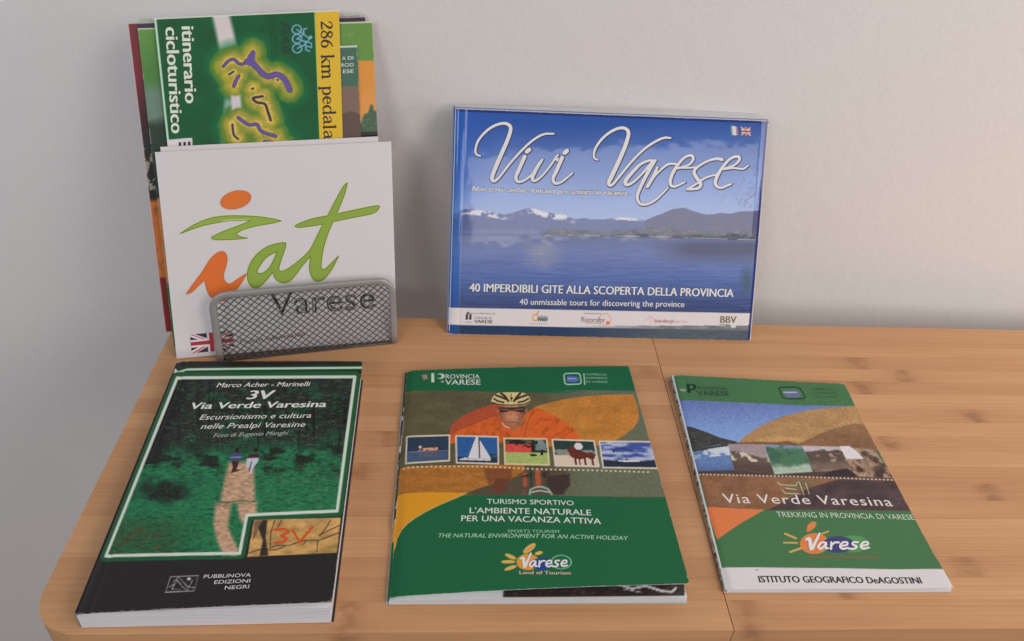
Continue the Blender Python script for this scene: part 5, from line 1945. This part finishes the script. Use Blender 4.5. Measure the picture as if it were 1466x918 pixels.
art.poly(ch_([(560, 150), (640, 110), (740, 78), (800, 62), (1118, 66), (1215, 240), (600, 236), (400, 236)]),
         lambda a, b: np.array([72, 60, 62])[None, None, :] * (0.8 + 0.4 * n1)[..., None], soft=2)
art.poly(ch_([(470, 200), (570, 120), (660, 100), (700, 70), (560, 60)]), (96, 96, 70), a=.5, soft=3)
art.poly(ch_([(40, 214), (220, 226), (382, 233), (330, 262), (250, 305), (180, 350), (105, 402)]), (196, 112, 70))
pd = np.array([(1001, 677.2), (1060, 679.2), (1140, 681.8), (1210, 684), (1282, 686)])
for s_ in np.linspace(0, 1, 52):
    x_ = 1001 + s_ * 280
    art.ell(x_, np.interp(x_, pd[:, 0], pd[:, 1]), 1.35, 1.0, (214, 196, 180))
for l in ([(455, 80), (470, 92), (560, 98), (566, 78)], [(478, 120), (500, 142), (585, 146)], [(500, 112), (560, 120)], [(576, 76), (604, 150)], [(612, 82), (634, 146)]):
    art.line(ch_(l), 0.9, (196, 206, 176))
# emblem
P = lambda x, y: ch_([(x, y)])[0]
art.ell(*P(665, 430), 20.5, 15, (214, 128, 74))
art.poly(ch_([(620, 362), (625, 325), (650, 303), (676, 308), (668, 335), (640, 358)]), (214, 130, 78))
for l, wd in (([(497, 372), (560, 400)], 2.6), ([(490, 424), (566, 426)], 2.2), ([(528, 478), (590, 456)], 2.8), ([(706, 374), (744, 360)], 2.0)):
    art.line(ch_(l), wd, (206, 158, 92))
art.ell(*P(880, 432), 23, 12.5, (78, 132, 82))
art.ell(*P(800, 436), 23, 12, (62, 62, 104))
for x_ in np.arange(1160, 1256, 5.2):
    art.line([(x_, 797.5 + (x_ - 1160) * .012), (x_ + 3.4, 797.6 + (x_ - 1160) * .012)], 2.0, (146, 78, 60), a=0.6)
art.poly(ch_([(130, 563), (700, 572), (1400, 583), (1500, 740), (100, 740)]), (190, 186, 188))
art.ell(1084.5, 816.3, 1.3, 0.8, (90, 88, 90))
# head band emblems
dk = (30, 52, 42)
art.poly(cg([(80, 92), (120, 98), (112, 112), (86, 106)]), (170, 150, 140), soft=2, a=.8)
art.poly(cg([(122, 62), (140, 62), (152, 118), (130, 120)]), dk)
art.ell(*cg([(160, 84)])[0], 6, 4.4, dk)
art.ell(*cg([(155, 84)])[0], 3, 2.4, (66, 104, 70))
cam_q = cg([(704, 88), (835, 88), (878, 158), (736, 160)])
rr_line(art, cam_q, 1.7, dk)
art.poly(cg([(735, 108), (825, 106), (850, 132), (830, 152), (755, 152)]), (92, 102, 128), soft=1.4)
art.line(cg([(738, 120), (818, 120)]), 1.4, (170, 176, 196))
art.mul(1 + (fbm(X / 1.7, Y / 1.4, 998, 2) - 0.5) * 0.24 * (Y > 572) * (Y < 726))
art.C = np.clip(art.C, 0, 235)
fc = cover('front_cover', art, 0.0003, M_matt, rg, (214, 212, 212))
text(sh, 'ROVINCIA', (1000.5, 558.0), (1043, 559.6), 4.8, dk, fc, name='small_print')
text(sh, 'VARESE', (999.0, 566.0), (1047, 567.2), 6.2, dk, fc, bold=0.01, name='small_print')
for s_, y_, x0_ in (('CAMERA DI', 558.8, 1163), ('COMMERCIO', 564.2, 1166), ('DI VARESE', 569.6, 1169)):
    text(sh, s_, (x0_, y_), (x0_ + 32, y_ + .8), 2.9, (48, 82, 56), fc, name='small_print')
text(sh, 'Via Verde Varesina', (1036.6, 719.0), (1278.4, 724.0), 13.2, (210, 202, 198), fc, bold=0.004, sp=1.12, name='title')
text(sh, 'TREKKING IN PROVINCIA DI VARESE', (1114.5, 739.8), (1308.5, 743.6), 7.6, (190, 206, 186), fc, bold=-0.004, name='subtitle')
text(sh, 'ISTITUTO GEOGRAFICO DeAGOSTINI', (1088.3, 834.8), (1320.6, 837.6), 9.4, (22, 20, 22), fc, bold=0.035, name='publisher_lettering')
brush_word(sh, (1154, 787), (1246, 786), 23, fc)
# block and spine
M_guide = plain('guide_back', (0.30, 0.33, 0.31), 0.5)
zt = [.0034, .0030, .0042, .0060]
bc = [CR[3], CR[2], CR[1], CR[0]]
v, f = hexa([(x, y_, .0004) for x, y_, _ in bc], [(x, y_, zt[i]) for i, (x, y_, _) in enumerate(bc)])
obj('page_block', v, f, M_edge, rg)
v, f = hexa([(x, y_, .0001) for x, y_, _ in bc], [(x, y_, .00035) for x, y_, _ in bc])
obj('back_cover', v, f, M_guide, rg)


def guide_spine(s_, k):
    if k < 0.25 or k > 0.85:
        return (196, 200, 198)
    n = vnoise(np.array(s_ * 90.0), np.array(k * 5.0), 9)
    return (58, 60, 56) if n < .38 else ((150, 150, 144) if n < .7 else (104, 104, 98))


spine_strip('spine', CR, (0.0068, 0.0040), guide_spine, rg, out=0.0024, step=0.0011, nseg=8)

for t_ in (0.27, 0.72):
    a_, b_ = np.array(CM[0]), np.array(CM[3])
    d_ = (b_ - a_) / np.linalg.norm(b_ - a_)
    c_ = a_ * (1 - t_) + b_ * t_ + np.array([-0.0019, 0, -0.0026])
    sd_ = np.array([d_[1], -d_[0], 0]) * 0.0004
    up_ = np.array([0, 0, 0.0004])
    L_ = d_ * 0.0065
    v, f = hexa([c_ - L_ - sd_ - up_, c_ + L_ - sd_ - up_, c_ + L_ + sd_ - up_, c_ - L_ + sd_ - up_],
                [c_ - L_ - sd_ + up_, c_ + L_ - sd_ + up_, c_ + L_ + sd_ + up_, c_ - L_ + sd_ + up_])
    obj('staple', v, f, M_frame, mb)
